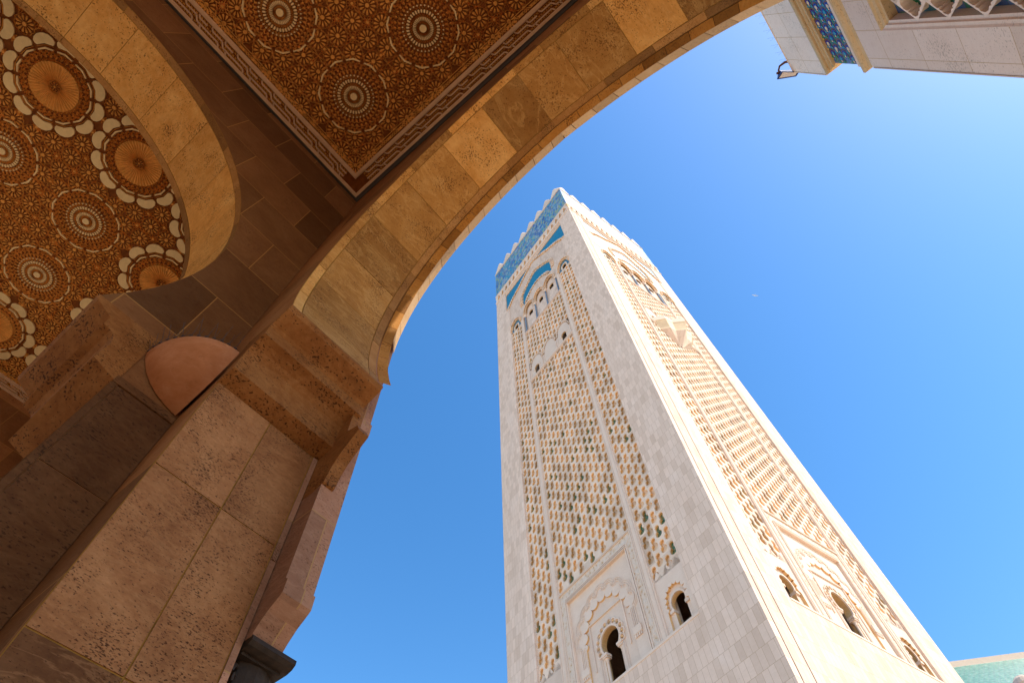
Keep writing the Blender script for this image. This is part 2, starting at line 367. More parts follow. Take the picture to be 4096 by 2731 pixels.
PH = [-20.5, -13.2, 0.6, 14.4, 28.3, 42.1, 56.0, 69.8, 81.6]
K = math.pi / 180
def soffit(mb, ax, r, off, cz, PH, splits, mats, sgn_list=(1, -1), axis='y'):
    for sg in sgn_list:
        def F(u, v, h):
            ph = u / (r * K); x = off - (r - h) * math.cos(R(ph)); z = cz + (r - h) * math.sin(R(ph))
            return (ax + sg * x, v, z) if axis == 'y' else (v, ax + sg * x, z)
        for (v0, v1), shift, mt in splits:
            ed = [PH[0]] + [p + shift for p in PH[1:-1]] + [PH[-1]]
            slabs(mb, F, [(a * r * K, b * r * K, v0, v1) for a, b in zip(ed[:-1], ed[1:])], mat=mt, du=0.3)
for ax in AX:
    s = MB(); soffit(s, ax, 3.95, 0.58, 8.46, PH, [((Y0, 0.65), 3.5, 0), ((0.65, 1.60), 0, 0), ((1.60, Y1), -4.0, 1)], 0)
    G(s, 'arch_soffit', ['trav_soffit', 'trav_edge'])
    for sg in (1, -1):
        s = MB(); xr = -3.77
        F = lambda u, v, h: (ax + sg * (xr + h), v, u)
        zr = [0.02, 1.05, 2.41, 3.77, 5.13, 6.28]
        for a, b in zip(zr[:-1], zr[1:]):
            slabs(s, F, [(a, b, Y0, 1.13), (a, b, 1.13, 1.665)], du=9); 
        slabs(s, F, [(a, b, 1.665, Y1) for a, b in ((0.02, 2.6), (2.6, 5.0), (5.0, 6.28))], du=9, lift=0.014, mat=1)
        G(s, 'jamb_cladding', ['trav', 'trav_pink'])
        # moulded impost
        prof = [(-3.79, 6.28), (-3.76, 6.285), (-3.58, 6.34), (-3.58, 6.46), (-3.572, 6.56), (-3.55, 6.64), (-3.50, 6.70), (-3.43, 6.735), (-3.36, 6.75),
                (-3.36, 6.90), (-3.33, 6.93), (-3.14, 7.01), (-3.11, 7.05), (-3.11, 7.075), (-3.79, 7.075)]
        s = MB(); s.prism([(ax + sg * x, z) for x, z in prof], [], Y0 - 0.006, 1.80, TY, 0)
        G(s, 'impost', ['trav_rust'])
        # slender outer moulding carried on its own corbel
        prof = [(-3.85, 5.72), (-3.62, 5.72), (-3.49, 5.77), (-3.47, 5.86), (-3.44, 5.95), (-3.40, 6.04), (-3.34, 6.12), (-3.19, 6.29), (-3.24, 6.40), (-3.40, 6.45), (-3.40, 7.09), (-3.85, 7.09)]
        s = MB(); s.prism([(ax + sg * x, z) for x, z in prof], [], Y1 + 0.002, 1.855, TY, 0)
        G(s, 'corbel', ['trav_rust'])
    # outer moulded order of the arch: inner roll and outward splay
    s = MB(); seg = [-20.5 + 6.38 * i for i in range(17)]
    for sg in (1, -1):
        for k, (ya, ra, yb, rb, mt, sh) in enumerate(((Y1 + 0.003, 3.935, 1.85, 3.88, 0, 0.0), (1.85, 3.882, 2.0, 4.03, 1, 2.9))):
            def F(u, v, h):
                ph = u / (3.9 * K); r = ra + (rb - ra) * v - h; y = ya + (yb - ya) * v
                return (ax + sg * (0.58 - r * math.cos(R(ph))), y, 8.46 + r * math.sin(R(ph)))
            sg_e = [seg[0]] + [p + sh for p in seg[1:-1]] + [seg[-1]]
            if k == 1: sg_e = [1.0] + [p for p in sg_e if p > 3.0]
            slabs(s, F, [(a * 3.9 * K, b * 3.9 * K, 0.0, 1.0) for a, b in zip(sg_e[:-1], sg_e[1:])], du=0.22, gap=0.010, lift=0.004, mat=mt)
    G(s, 'arch_moulding', ['trav_bounce', 'sun_strip'])
# facade skin with the wider outer openings
def outer_open(ax):
    L = [(-4.28, 0), (-4.28, 4.33), (-3.70, 4.33), (-3.66, 4.40), (-3.60, 4.48), (-3.52, 4.55), (-3.49, 4.58), (-3.49, 4.70), (-3.52, 4.72), (-3.52, 6.60), (-3.43, 6.68), (-3.43, 6.86), (-3.47, 6.90), (-3.47, 8.46)]
    L += arc(0.58, 8.46, 4.05, 180, 180 - 81.8, 24)
    return [(ax + x, z) for x, z in L + [(-x, z) for x, z in reversed(L[:-1])]]
w = MB(); w.prism([(-15.9, 0)] + outer_open(AX[1]) + outer_open(AX[0]) + [(5.81, 0), (5.81, 17.0), (-15.9, 17.0)], [], Y1 + 0.004, 2.0, TY, 0)
G(w, 'facade', ['trav_pink'])
# engaged columns of the outer order
for ax in AX:
    for sg in (1, -1):
        cx_ = ax + sg * -4.01
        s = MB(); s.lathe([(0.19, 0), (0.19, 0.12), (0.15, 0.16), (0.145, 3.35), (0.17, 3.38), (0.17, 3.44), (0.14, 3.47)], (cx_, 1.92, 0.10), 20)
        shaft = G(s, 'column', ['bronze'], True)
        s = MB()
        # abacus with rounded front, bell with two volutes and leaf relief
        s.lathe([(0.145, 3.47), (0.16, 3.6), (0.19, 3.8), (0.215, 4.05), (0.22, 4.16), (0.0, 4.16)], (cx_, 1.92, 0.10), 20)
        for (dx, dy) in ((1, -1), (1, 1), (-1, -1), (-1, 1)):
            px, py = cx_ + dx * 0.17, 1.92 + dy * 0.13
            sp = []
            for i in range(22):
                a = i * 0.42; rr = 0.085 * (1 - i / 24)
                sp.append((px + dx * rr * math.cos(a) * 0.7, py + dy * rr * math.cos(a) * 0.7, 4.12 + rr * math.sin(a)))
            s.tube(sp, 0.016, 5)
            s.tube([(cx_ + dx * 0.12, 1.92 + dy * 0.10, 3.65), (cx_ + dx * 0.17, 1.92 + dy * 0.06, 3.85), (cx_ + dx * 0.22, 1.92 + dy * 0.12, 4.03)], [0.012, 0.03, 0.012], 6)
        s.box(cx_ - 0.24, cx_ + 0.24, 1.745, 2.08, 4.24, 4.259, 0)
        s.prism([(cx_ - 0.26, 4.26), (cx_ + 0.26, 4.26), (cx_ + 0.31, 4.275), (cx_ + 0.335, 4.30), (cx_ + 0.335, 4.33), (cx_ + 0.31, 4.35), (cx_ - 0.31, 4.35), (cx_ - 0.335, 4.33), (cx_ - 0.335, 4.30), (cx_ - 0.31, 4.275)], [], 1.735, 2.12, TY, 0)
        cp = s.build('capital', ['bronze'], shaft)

# transverse walls
YA, TR, TZ, TH = -4.67, 4.33, 8.76, 4.58
def trans_open():
    L = [(TH, 0), (TH, 6.94), (TH - 0.64, 6.94)] + arc(0, TZ, TR, -24.8, 90, 26)
    return [(YA + a, z) for a, z in L + [(-a, z) for a, z in reversed(L[:-1])]]
PT = [-24.8, -13.2, 0.0, 13.3, 26.8, 40.1, 53.7, 67.0, 80.2, 90.0]
for xa, xb in ((-5.67, -4.30), (-15.9, -14.55), (4.44, 5.81)):
    w = MB(); w.prism(trans_open() + [(-10.35, 0), (-10.35, 14.66), (Y0 - 0.004, 14.66), (Y0 - 0.004, 0)], [], xa, xb, TX, 0, side=1)
    G(w, 'transverse_wall', ['trav_wall', 'mortar'])
    s = MB(); soffit(s, YA, TR, 0.0, TZ, PT, [((xa, xa + 0.13), 4.0, 1), ((xa + 0.13, xb - 0.13), 0, 0), ((xb - 0.13, xb), 4.2, 1)], 0, axis='x')
    G(s, 'arch_soffit', ['trav_soffit', 'trav_edge'])
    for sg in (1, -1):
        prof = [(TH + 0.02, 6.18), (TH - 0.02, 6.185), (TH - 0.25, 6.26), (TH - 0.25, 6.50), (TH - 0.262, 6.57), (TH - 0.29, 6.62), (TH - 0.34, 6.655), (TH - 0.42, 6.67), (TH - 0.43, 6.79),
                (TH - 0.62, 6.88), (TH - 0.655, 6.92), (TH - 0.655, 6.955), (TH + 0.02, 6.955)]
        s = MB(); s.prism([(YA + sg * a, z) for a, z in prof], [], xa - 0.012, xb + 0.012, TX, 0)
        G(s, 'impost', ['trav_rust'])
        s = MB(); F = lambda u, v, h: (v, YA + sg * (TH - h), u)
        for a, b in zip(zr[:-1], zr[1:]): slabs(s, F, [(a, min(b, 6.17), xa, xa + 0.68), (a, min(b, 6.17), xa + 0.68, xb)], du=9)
        G(s, 'jamb_cladding', ['trav_shaded'])
    # string course under the wall face, and the raised margin on the pier edge
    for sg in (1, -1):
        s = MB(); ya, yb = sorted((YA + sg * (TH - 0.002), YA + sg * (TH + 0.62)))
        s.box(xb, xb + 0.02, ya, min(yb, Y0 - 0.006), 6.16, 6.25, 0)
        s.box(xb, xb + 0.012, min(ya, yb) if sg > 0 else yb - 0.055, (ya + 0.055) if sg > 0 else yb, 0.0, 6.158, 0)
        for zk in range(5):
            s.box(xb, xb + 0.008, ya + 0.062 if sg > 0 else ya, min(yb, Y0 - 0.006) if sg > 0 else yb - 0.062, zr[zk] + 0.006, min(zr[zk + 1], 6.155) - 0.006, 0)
        G(s, 'pier_facing', ['trav_shaded'])
# back wall: solid behind the near bay, open arch behind the farther one
def back_open(ax):
    L = [(-3.77, 0), (-3.77, 7.06)] + arc(0.0, 8.46, 3.9, 195, 90, 20)
    return [(ax + x, z) for x, z in L + [(-x, z) for x, z in reversed(L[:-1])]]
w = MB(); w.prism([(-15.9, 0)] + back_open(AX[1]) + [(5.81, 0), (5.81, 15.2), (-15.9, 15.2)], [], -11.5, -10.36, TY, 0)
G(w, 'rear_wall', ['trav_wall'])
w = MB(); w.box(-15.9, 5.81, -11.5, 1.72, 15.21, 15.9, 0)
G(w, 'roof_slab', ['trav_pink'])

# ------------------------------------------------------------------ carved ceilings
CZ, TL = 14.70, 1.945
def cz(x, y, h): return (x, y, CZ - h)
def rib(mb, p, q, wd=0.016, h=0.022, mat=2, base=0.0):
    d = (q[0] - p[0], q[1] - p[1]); l = math.hypot(*d)
    if l < 1e-5: return
    nx, ny = -d[1] / l * wd / 2, d[0] / l * wd / 2
    mb.add([cz(p[0] + nx, p[1] + ny, base), cz(q[0] + nx, q[1] + ny, base), cz(p[0], p[1], base + h), cz(q[0], q[1], base + h),
            cz(p[0] - nx, p[1] - ny, base), cz(q[0] - nx, q[1] - ny, base)], [(0, 1, 3, 2), (2, 3, 5, 4)], mat, 0.5)
def pol(cx, cy, r, a): return (cx + r * math.cos(R(a)), cy + r * math.sin(R(a)))
def pyramid(mb, pts, h0, h1, mat):
    n = len(pts); c = (sum(p[0] for p in pts) / n, sum(p[1] for p in pts) / n)
    mb.add([cz(*p, h0) for p in pts] + [cz(*c, h1)], [(i, (i + 1) % n, n) for i in range(n)], mat, random.random())
def plate(mb, pts, h, mat):
    n = len(pts)
    mb.add([cz(*p, h) for p in pts] + [cz(*p, 0) for p in pts], [tuple(range(n))] + [(i, (i + 1) % n, n + (i + 1) % n, n + i) for i in range(n)], mat, random.random())
def flower(mb, cx, cy, r=0.17, n=12, a0=0):
    for k in range(n):
        a = a0 + 360 / n * k
        pyramid(mb, [pol(cx, cy, r * 0.34, a), pol(cx, cy, r * 0.78, a - 9.5), pol(cx, cy, r * 0.98, a - 6), pol(cx, cy, r * 0.98, a + 6), pol(cx, cy, r * 0.78, a + 9.5)], 0.012, 0.03, 1)
        rib(mb, pol(cx, cy, r * 1.2, a + 15), pol(cx, cy, r * 1.06, a + 30), 0.009, 0.026)
        rib(mb, pol(cx, cy, r * 1.06, a), pol(cx, cy, r * 1.2, a + 15), 0.009, 0.026)
    plate(mb, [pol(cx, cy, r * 0.26, 60 * k) for k in range(6)], 0.03, 1)
def ring_common(mb):
    # honeycomb of ribs, cells and beads between the centre and the scalloped edge
    n = 36
    for k in range(n):
        a = 360 / n * k
        for (r0, r1, r2) in ((0.425, 0.475, 0.515), (0.515, 0.555, 0.59)):
            rib(mb, pol(0, 0, r0, a), pol(0, 0, r1, a), 0.011, 0.034)
            rib(mb, pol(0, 0, r1, a), pol(0, 0, r2, a + 5), 0.011, 0.034)
            rib(mb, pol(0, 0, r1, a), pol(0, 0, r2, a - 5), 0.011, 0.034)
            pyramid(mb, [pol(0, 0, r1 + 0.035, a), pol(0, 0, r1 + 0.01, a - 2.6), pol(0, 0, r0 + 0.02, a - 2.2), pol(0, 0, r0 + 0.02, a + 2.2), pol(0, 0, r1 + 0.01, a + 2.6)], 0.002, 0.018, 1)
        for rr, sz, st in ((0.607, 0.021, 0), (0.645, 0.016, 5)):
            c = pol(0, 0, rr, a + st)
            hexp = [pol(c[0], c[1], sz, a + 60 * q) for q in range(6)]
            for q in range(6): rib(mb, pol(c[0], c[1], sz * 1.35, a + 60 * q), pol(c[0], c[1], sz * 1.35, a + 60 * q + 60), 0.009, 0.03)
            pyramid(mb, [pol(c[0], c[1], sz * 0.75, a + 60 * q) for q in range(6)], 0.004, 0.026, 1)
    for k in range(12):
        a = 15 + 30 * k
        pts = [pol(0, 0, 0.672, a - 12), pol(0, 0, 0.686, a), pol(0, 0, 0.672, a + 12), pol(0, 0, 0.696, a + 11.5), pol(0, 0, 0.72, a), pol(0, 0, 0.696, a - 11.5)]
        plate(mb, [pts[0], pts[1], pts[4], pts[5]], 0.04, 3); plate(mb, [pts[1], pts[2], pts[3], pts[4]], 0.04, 3)
        rib(mb, pol(0, 0, 0.745, a - 12.5), pol(0, 0, 0.755, a), 0.012, 0.03); rib(mb, pol(0, 0, 0.755, a), pol(0, 0, 0.745, a + 12.5), 0.012, 0.03)
def rosette_ring():
    mb = MB(); ring_common(mb); n = 34
    plate(mb, [pol(0, 0, 0.07, 18 * k) for k in range(20)], 0.045, 3)
    for k in range(n):
        a = 360 / n * k; b = 360 / n
        rib(mb, pol(0, 0, 0.078, a), pol(0, 0, 0.122, a + b), 0.006, 0.03); rib(mb, pol(0, 0, 0.078, a), pol(0, 0, 0.122, a - b), 0.006, 0.03)
        plate(mb, [pol(0, 0, 0.128, a), pol(0, 0, 0.16, a - 0.27 * b), pol(0, 0, 0.196, a - 0.34 * b), pol(0, 0, 0.207, a), pol(0, 0, 0.196, a + 0.34 * b), pol(0, 0, 0.16, a + 0.27 * b)], 0.036, 3)
        rib(mb, pol(0, 0, 0.21, a), pol(0, 0, 0.262, a + b), 0.007, 0.028); rib(mb, pol(0, 0, 0.21, a), pol(0, 0, 0.262, a - b), 0.007, 0.028)
        plate(mb, [pol(0, 0, 0.272, a - 0.27 * b), pol(0, 0, 0.272, a + 0.27 * b), pol(0, 0, 0.322, a + 0.31 * b), pol(0, 0, 0.336, a), pol(0, 0, 0.322, a - 0.31 * b)], 0.036, 3)
        c = pol(0, 0, 0.40, a)
        plate(mb, [pol(0, 0, 0.380, a), pol(0, 0, 0.40, a + 0.26 * b), pol(0, 0, 0.42, a), pol(0, 0, 0.40, a - 0.26 * b)], 0.036, 3)
        rib(mb, pol(0, 0, 0.345, a + b / 2), pol(0, 0, 0.425, a + b / 2), 0.009, 0.03)
        rib(mb, pol(0, 0, 0.345, a + b / 2), pol(0, 0, 0.38, a), 0.008, 0.03); rib(mb, pol(0, 0, 0.345, a - b / 2), pol(0, 0, 0.38, a), 0.008, 0.03)
    return mb
def rosette_fan():
    mb = MB(); ring_common(mb); n = 44
    for k in range(n):
        a = 360 / n * k; b = 360 / n / 2
        V = [cz(*pol(0, 0, r_, a + s_), h_) for r_, hh in ((0.125, 0.012), (0.30, 0.018), (0.42, 0.03), (0.47, 0.036)) for s_, h_ in ((-b, hh), (0, hh + 0.02), (b, hh))]
        mb.add(V, [(3 * i + j, 3 * i + j + 1, 3 * i + j + 4, 3 * i + j + 3) for i in range(3) for j in range(2)], 1, random.random())
        rib(mb, pol(0, 0, 0.47, a), pol(0, 0, 0.49, a + 2 * b), 0.01, 0.04); rib(mb, pol(0, 0, 0.49, a), pol(0, 0, 0.47, a + 2 * b), 0.01, 0.04)
    flower(mb, 0, 0, 0.085, 8)
    for k in range(24): rib(mb, pol(0, 0, 0.115, 15 * k), pol(0, 0, 0.115, 15 * k + 15), 0.02, 0.045, 1)
    for k in range(12):
        a = 15 + 30 * k
        pts = [pol(0, 0, r_, a + d_) for r_, d_ in ((0.765, -11), (0.80, -13.2), (0.85, -13.4), (0.905, -11), (0.95, -6.5), (0.968, -2), (0.968, 2), (0.95, 6.5), (0.905, 11), (0.85, 13.4), (0.80, 13.2), (0.765, 11), (0.785, 0))]
        plate(mb, pts[:7] + [pts[12]], 0.03, 3); plate(mb, pts[6:12] + [pts[12]], 0.03, 3)
    return mb
MATS_C = ['stucco_dark', 'stucco_mid', 'stucco_line', 'stucco_light', 'border_light']
def ceiling(cx0, cy0, nx, ny, is_fan, protos):
    """Field of nx by ny star rosettes, first tile centred on (cx0, cy0)."""
    xs = [cx0 + TL * i for i in range(nx)]; ys = [cy0 + TL * j for j in range(ny)]
    x0, x1, y0, y1 = xs[0] - TL / 2, xs[-1] + TL / 2, min(ys) - TL / 2, max(ys) + TL / 2
    mb = MB()
    mb.add([(x0, y0, CZ), (x1, y0, CZ), (x1, y1, CZ), (x0, y1, CZ)], [(0, 1, 2, 3)], 0, 0.5)
    fl = {}; kn = {}
    for x in xs:
        for y in ys:
            fan = is_fan(x, y, xs, ys)
            if not fan:
                for k in range(12):
                    p = pol(x, y, 0.805, 15 + 30 * k); fl[(round(p[0], 2), round(p[1], 2))] = p
            for sx in (-1, 1):
                for sy in (-1, 1):
                    for (a, b) in ((0.9725, 0.562), (0.562, 0.9725), (0.9725, 0.9725)):
                        p = (x + sx * a, y + sy * b); fl[(round(p[0], 2), round(p[1], 2))] = p
                    p = (x + sx * 0.766, y + sy * 0.766); kn[(round(p[0], 2), round(p[1], 2))] = p
            for (a, b) in ((0.9725, 0.19), (0.9725, -0.19), (-0.9725, 0.19), (-0.9725, -0.19), (0.19, 0.9725), (-0.19, 0.9725), (0.19, -0.9725), (-0.19, -0.9725)):
                p = (x + a, y + b); kn[(round(p[0], 2), round(p[1], 2))] = p
    P = [p for p in fl.values() if x0 - 0.01 <= p[0] <= x1 + 0.01 and y0 - 0.01 <= p[1] <= y1 + 0.01]
    for p in P: flower(mb, p[0], p[1], 0.165, 12, 15)
    for p in kn.values():
        if not (x0 - 0.01 <= p[0] <= x1 + 0.01 and y0 - 0.01 <= p[1] <= y1 + 0.01): continue
        for k in range(8):
            rib(mb, pol(p[0], p[1], 0.085, 45 * k), pol(p[0], p[1], 0.085, 45 * k + 135), 0.009, 0.024)
        plate(mb, [pol(p[0], p[1], 0.028, 45 * k) for k in range(8)], 0.024, 1)
    A = np.array(P)
    for i in range(len(P)):
        dd = np.hypot(*(A - A[i]).T)
        for j in np.nonzero((dd > 0.05) & (dd < 0.60))[0]:
            if j <= i: continue
            d = (A[j] - A[i]) / dd[j]; nrm = np.array([-d[1], d[0]])
            for s_ in (-0.07, 0.07):
                a = A[i] + d * 0.185 + nrm * s_; b = A[j] - d * 0.185 - nrm * s_
                if (b - a) @ d > 0.02: rib(mb, tuple(a), tuple(b), 0.011, 0.02)
    ceil = G(mb, 'carved_ceiling', MATS_C)
    for x in xs:
        for y in ys:
            pr = protos['fan' if is_fan(x, y, xs, ys) else 'ring']
            ro = bpy.data.objects.new('rosette', pr); col.objects.link(ro); ro.parent = ceil
            ro.location = (x, y, 0)
    # moulded border with interlaced meander, mitred at the corners
    bd = MB(); mx, my = (x0 + x1) / 2, (y0 + y1) / 2
    for (hl, hw, rot) in (((y1 - y0) / 2, (x1 - x0) / 2, 0), ((x1 - x0) / 2, (y1 - y0) / 2, 1), ((y1 - y0) / 2, (x1 - x0) / 2, 2), ((x1 - x0) / 2, (y1 - y0) / 2, 3)):
        def B(u, v, h):
            a, b = hw + v, u
            for _ in range(rot): a, b = -b, a
            return (mx + a, my + b, CZ - h)
        def band(v0, v1, h0, h1, mat):
            bd.add([B(-(hl + v0), v0, h0), B(hl + v0, v0, h0), B(hl + v1, v1, h1), B(-(hl + v1), v1, h1)], [(0, 1, 2, 3)], mat, 0.5)
        band(0.0, 0.012, 0.03, 0.03, 2); band(0.012, 0.12, 0.004, 0.004, 0)
        for v0, v1, h in ((0.12, 0.135, 0.03), (0.135, 0.195, 0.055), (0.195, 0.21, 0.035), (0.425, 0.44, 0.045), (0.44, 0.487, 0.06)):
            band(v0, v1, h, h, 4)
            for vv, hh in ((v0, h), (v1, h)): band(vv, vv + 1e-4, 0.0, hh, 4)
        band(0.21, 0.425, 0.008, 0.008, 0)
        band(0.49, 0.56, -0.03, -0.03, 5)
        def br(u0, v0, u1, v1, wd, h, mat):
            l = math.hypot(u1 - u0, v1 - v0); nu, nv = -(v1 - v0) / l * wd / 2, (u1 - u0) / l * wd / 2
            bd.add([B(u0 + nu, v0 + nv, 0), B(u1 + nu, v1 + nv, 0), B(u0 + nu, v0 + nv, h), B(u1 + nu, v1 + nv, h), B(u0 - nu, v0 - nv, h), B(u1 - nu, v1 - nv, h), B(u0 - nu, v0 - nv, 0), B(u1 - nu, v1 - nv, 0)],
                   [(0, 1, 3, 2), (2, 3, 5, 4), (4, 5, 7, 6)], mat, 0.5)
        n = int(round(2 * hl / 0.608)); pt = 2 * hl / n
        for k in range(n):
            u = -hl + pt * k
            path = [(u, 0.36), (u + 0.30 * pt, 0.36), (u + 0.42 * pt, 0.275), (u + 0.80 * pt, 0.275), (u + 0.88 * pt, 0.215)]
            for a, b in zip(path[:-1], path[1:]): br(*a, *b, 0.026, 0.04, 4)
            path = [(u + 0.12 * pt, 0.42), (u + 0.20 * pt, 0.355)]
            for a, b in zip(path[:-1], path[1:]): br(*a, *b, 0.026, 0.04, 4)
            path = [(u + 0.50 * pt, 0.36), (u + 1.0 * pt, 0.36)]
            br(*path[0], *path[1], 0.026, 0.04, 4); br(u + 0.42 * pt, 0.42, u + 0.50 * pt, 0.36, 0.026, 0.04, 4)
            br(u, 0.275, u + 0.30 * pt, 0.275, 0.026, 0.04, 4); br(u + 0.30 * pt, 0.275, u + 0.36 * pt, 0.215, 0.026, 0.04, 4)
            for q in range(10):       # knotwork inside the cartouches and the chain by the field
                uu = u + pt * (q + 0.5) / 10
                for vc in (0.245, 0.315, 0.39):
                    br(uu - 0.022, vc - 0.018, uu + 0.022, vc + 0.018, 0.007, 0.022, 2); br(uu - 0.022, vc + 0.018, uu + 0.022, vc - 0.018, 0.007, 0.022, 2)
                if q % 5 < 3: br(uu - 0.03, 0.04, uu + 0.03, 0.095, 0.01, 0.02, 2); br(uu - 0.03, 0.095, uu + 0.03, 0.04, 0.01, 0.02, 2)
                else: br(uu - 0.028, 0.068, uu + 0.028, 0.068, 0.05, 0.025, 1)
    bo = bd.build('ceiling_border', MATS_C + ['gap_metal'], ceil)
    # plain backing above
    bk = MB(); bk.box(x0 - 0.62, x1 + 0.62, y0 - 0.62, y1 + 0.62, CZ + 0.08, CZ + 0.2, 0); bk.build('backing_board', ['gap_metal'], ceil)
pr = {}
for nm, fn in (('ring', rosette_ring), ('fan', rosette_fan)):
    tmp = fn().build('rosette', MATS_C); pr[nm] = tmp.data; bpy.data.objects.remove(tmp)
ceiling(-2.777, -1.02 - 4 * TL, 4, 5, lambda x, y, xs, ys: False, pr)
ceiling(-7.24 - 3 * TL, -1.05 - 4 * TL, 4, 5, lambda x, y, xs, ys: x in (xs[0], xs[-1]) or y in (ys[0], ys[-1]), pr)

# ------------------------------------------------------------------ corner uplight bowl with bird spikes
bw = MB()
prof = [(0.0, 6.270), (0.05, 6.275), (0.16, 6.30), (0.30, 6.345), (0.42, 6.41), (0.52, 6.49), (0.59, 6.57), (0.64, 6.635), (0.665, 6.69), (0.655, 6.705), (0.63, 6.70), (0.60, 6.66), (0.0, 6.60)]
BC = (-4.285, 0.50, 0)
TB = lambda x, y, z: (BC[0] + (x - BC[0]) * 1.03, BC[1] + (y - BC[1]) * 0.86, z)
bw.lathe(prof, BC, 28, 0, -math.pi / 2, 0.0, TB, 0.4)
for a in (-math.pi / 2, 0.0):
    bw.add([TB(BC[0] + r_ * math.cos(a), BC[1] + r_ * math.sin(a), z_) for r_, z_ in prof], [tuple(range(len(prof)))], 0, 0.4)
o = bw.build('uplight_bowl', ['bowl'], None, False)
for p in o.data.polygons: p.use_smooth = len(p.vertices) == 4
tag(o, 'terracotta coloured quarter bowl uplight set in the corner beside the near pier', 'wall light')
sp = MB(); rs = random.Random(3)
for i in range(13):
    a = -math.pi / 2 + (i + 0.35) / 13.2 * math.pi / 2
    bx, by, bz = TB(BC[0] + 0.655 * math.cos(a), BC[1] + 0.655 * math.sin(a), 6.70)
    sp.lathe([(0.0, -0.008), (0.02, -0.006), (0.022, 0.008), (0.0, 0.02)], (bx, by, bz), 7)
    for j in range(3):
        t = a + rs.uniform(-0.5, 0.5); s_ = (-0.06, 0.02, 0.09)[j]
        sp.tube([(bx, by, bz), (bx + s_ * math.cos(t) + rs.uniform(-.02, .02), by + s_ * math.sin(t) + rs.uniform(-.02, .02), bz + rs.uniform(0.14, 0.21))], 0.0022, 4)
tag(sp.build('bird_spikes', ['spike']), 'row of thin dark bird spikes along the rim of the terracotta bowl', 'bird spikes')

# ------------------------------------------------------------------ minaret
HX, HY = 12.6, 12.35                         # half widths
ROT = R(-15.316)
nr = Vector((math.cos(ROT), math.sin(ROT), 0)); tr = Vector((-math.sin(ROT), math.cos(ROT), 0))
ctr = nr * (-14.9 - HX) + tr * (29.3 + HY)
mina = thing('minaret', 'tall square pale marble minaret with lattice panels and a blue tiled band at the top', 'minaret', ctr, ROT)
FACES = {'left': lambda u, z, w: (u, -HY - w, z), 'right': lambda u, z, w: (HX + w, u * HY / HX, z)}
PW, PI_, MW, FW = 8.45, 5.50, 4.82, 9.45     # panel zone, inner edges, centre panel, frame
ZB, ZF, ZM, ZS, ZT = 26.6, 37.1, 74.2, 89.6, 116.3
LW = -0.2                                    # lattice plane

# corner piers and plain faces
def part(mb, name, mats, smooth=False, parent=None): return mb.build(name, mats, mina if parent is None else parent, smooth)
cn = HX - FW; cm = HY - FW * HY / HX
for sx in (1, -1):
    for sy in (1, -1):
        s = MB()
        if sx == 1 and sy == -1:
            s.box(HX - cn, HX - 0.3, -HY, -HY + cm, 0, ZT, 0)
            for a, b in ((0.0, 0.52), (0.64, 1.86), (1.98, cm)):     # cladding strips with recessed joints
                s.box(HX - 0.3, HX, -HY + a, -HY + b, 0, ZT, 0)
            for a, b in ((0.521, 0.639), (1.861, 1.979)): s.box(HX - 0.29, HX - 0.10, -HY + a, -HY + b, 0, ZT - 0.01, 1)  # dark seal strips put in so the joints read dark
        else:
            xa, xb = sorted((sx * HX, sx * (HX - cn))); ya, yb = sorted((sy * HY, sy * (HY - cm)))
            s.box(xa, xb, ya, yb, 0, ZT, 0)
        part(s, 'corner_pier', ['marble', 'joint_seal'])
s = MB(); s.box(-HX + cn, HX - cn, HY - 1.0, HY - 0.02, 0, ZT, 0); s.box(-HX + 0.02, -HX + 1.0, -HY + cm, HY - cm, 0, ZT, 0)
s.box(-HX + 0.5, HX - 0.5, -HY + 0.5, HY - 0.5, ZT - 0.6, ZT - 0.1, 0)
part(s, 'plain_wall', ['marble'])

# --- sebka lattice
HALF = [(0.0, 0.56), (0.12, 0.54), (0.205, 0.46), (0.24, 0.34), (0.225, 0.20), (0.18, 0.08), (0.175, 0.0), (0.26, -0.04), (0.33, -0.13), (0.35, -0.28), (0.32, -0.42), (0.23, -0.49), (0.12, -0.55), (0.0, -0.57)]
HOLE = HALF + [(-x, y) for x, y in reversed(HALF[1:-1])]
HOLE_O = [(x * 1.10, (y + 0.02) * 1.07 - 0.02) for x, y in HOLE]
NICHE = [(0.4825, -0.01), (0.375, 0.0), (0.34, 0.15), (0.345, 0.34), (0.40, 0.46), (0.4825, 0.50)]
CELL = [(-0.4825, -0.75), (-0.16, -0.735), (0.16, -0.735), (0.4825, -0.75)] + NICHE + [(0.4825, 0.75), (0.16, 0.735), (-0.16, 0.735), (-0.4825, 0.75)] + [(-x, y) for x, y in reversed(NICHE)]
CELL = [(-0.4, -0.75), (0.4, -0.75), (0.4, 0.75), (-0.4, 0.75)]
NC, NH, NN = len(CELL), len(HOLE), len(NICHE)
CTRI = [tuple(t) for t in tessellate_polygon([[Vector((x, y, 0)) for x, y in CELL], [Vector((x, y, 0)) for x, y in HOLE_O]])]
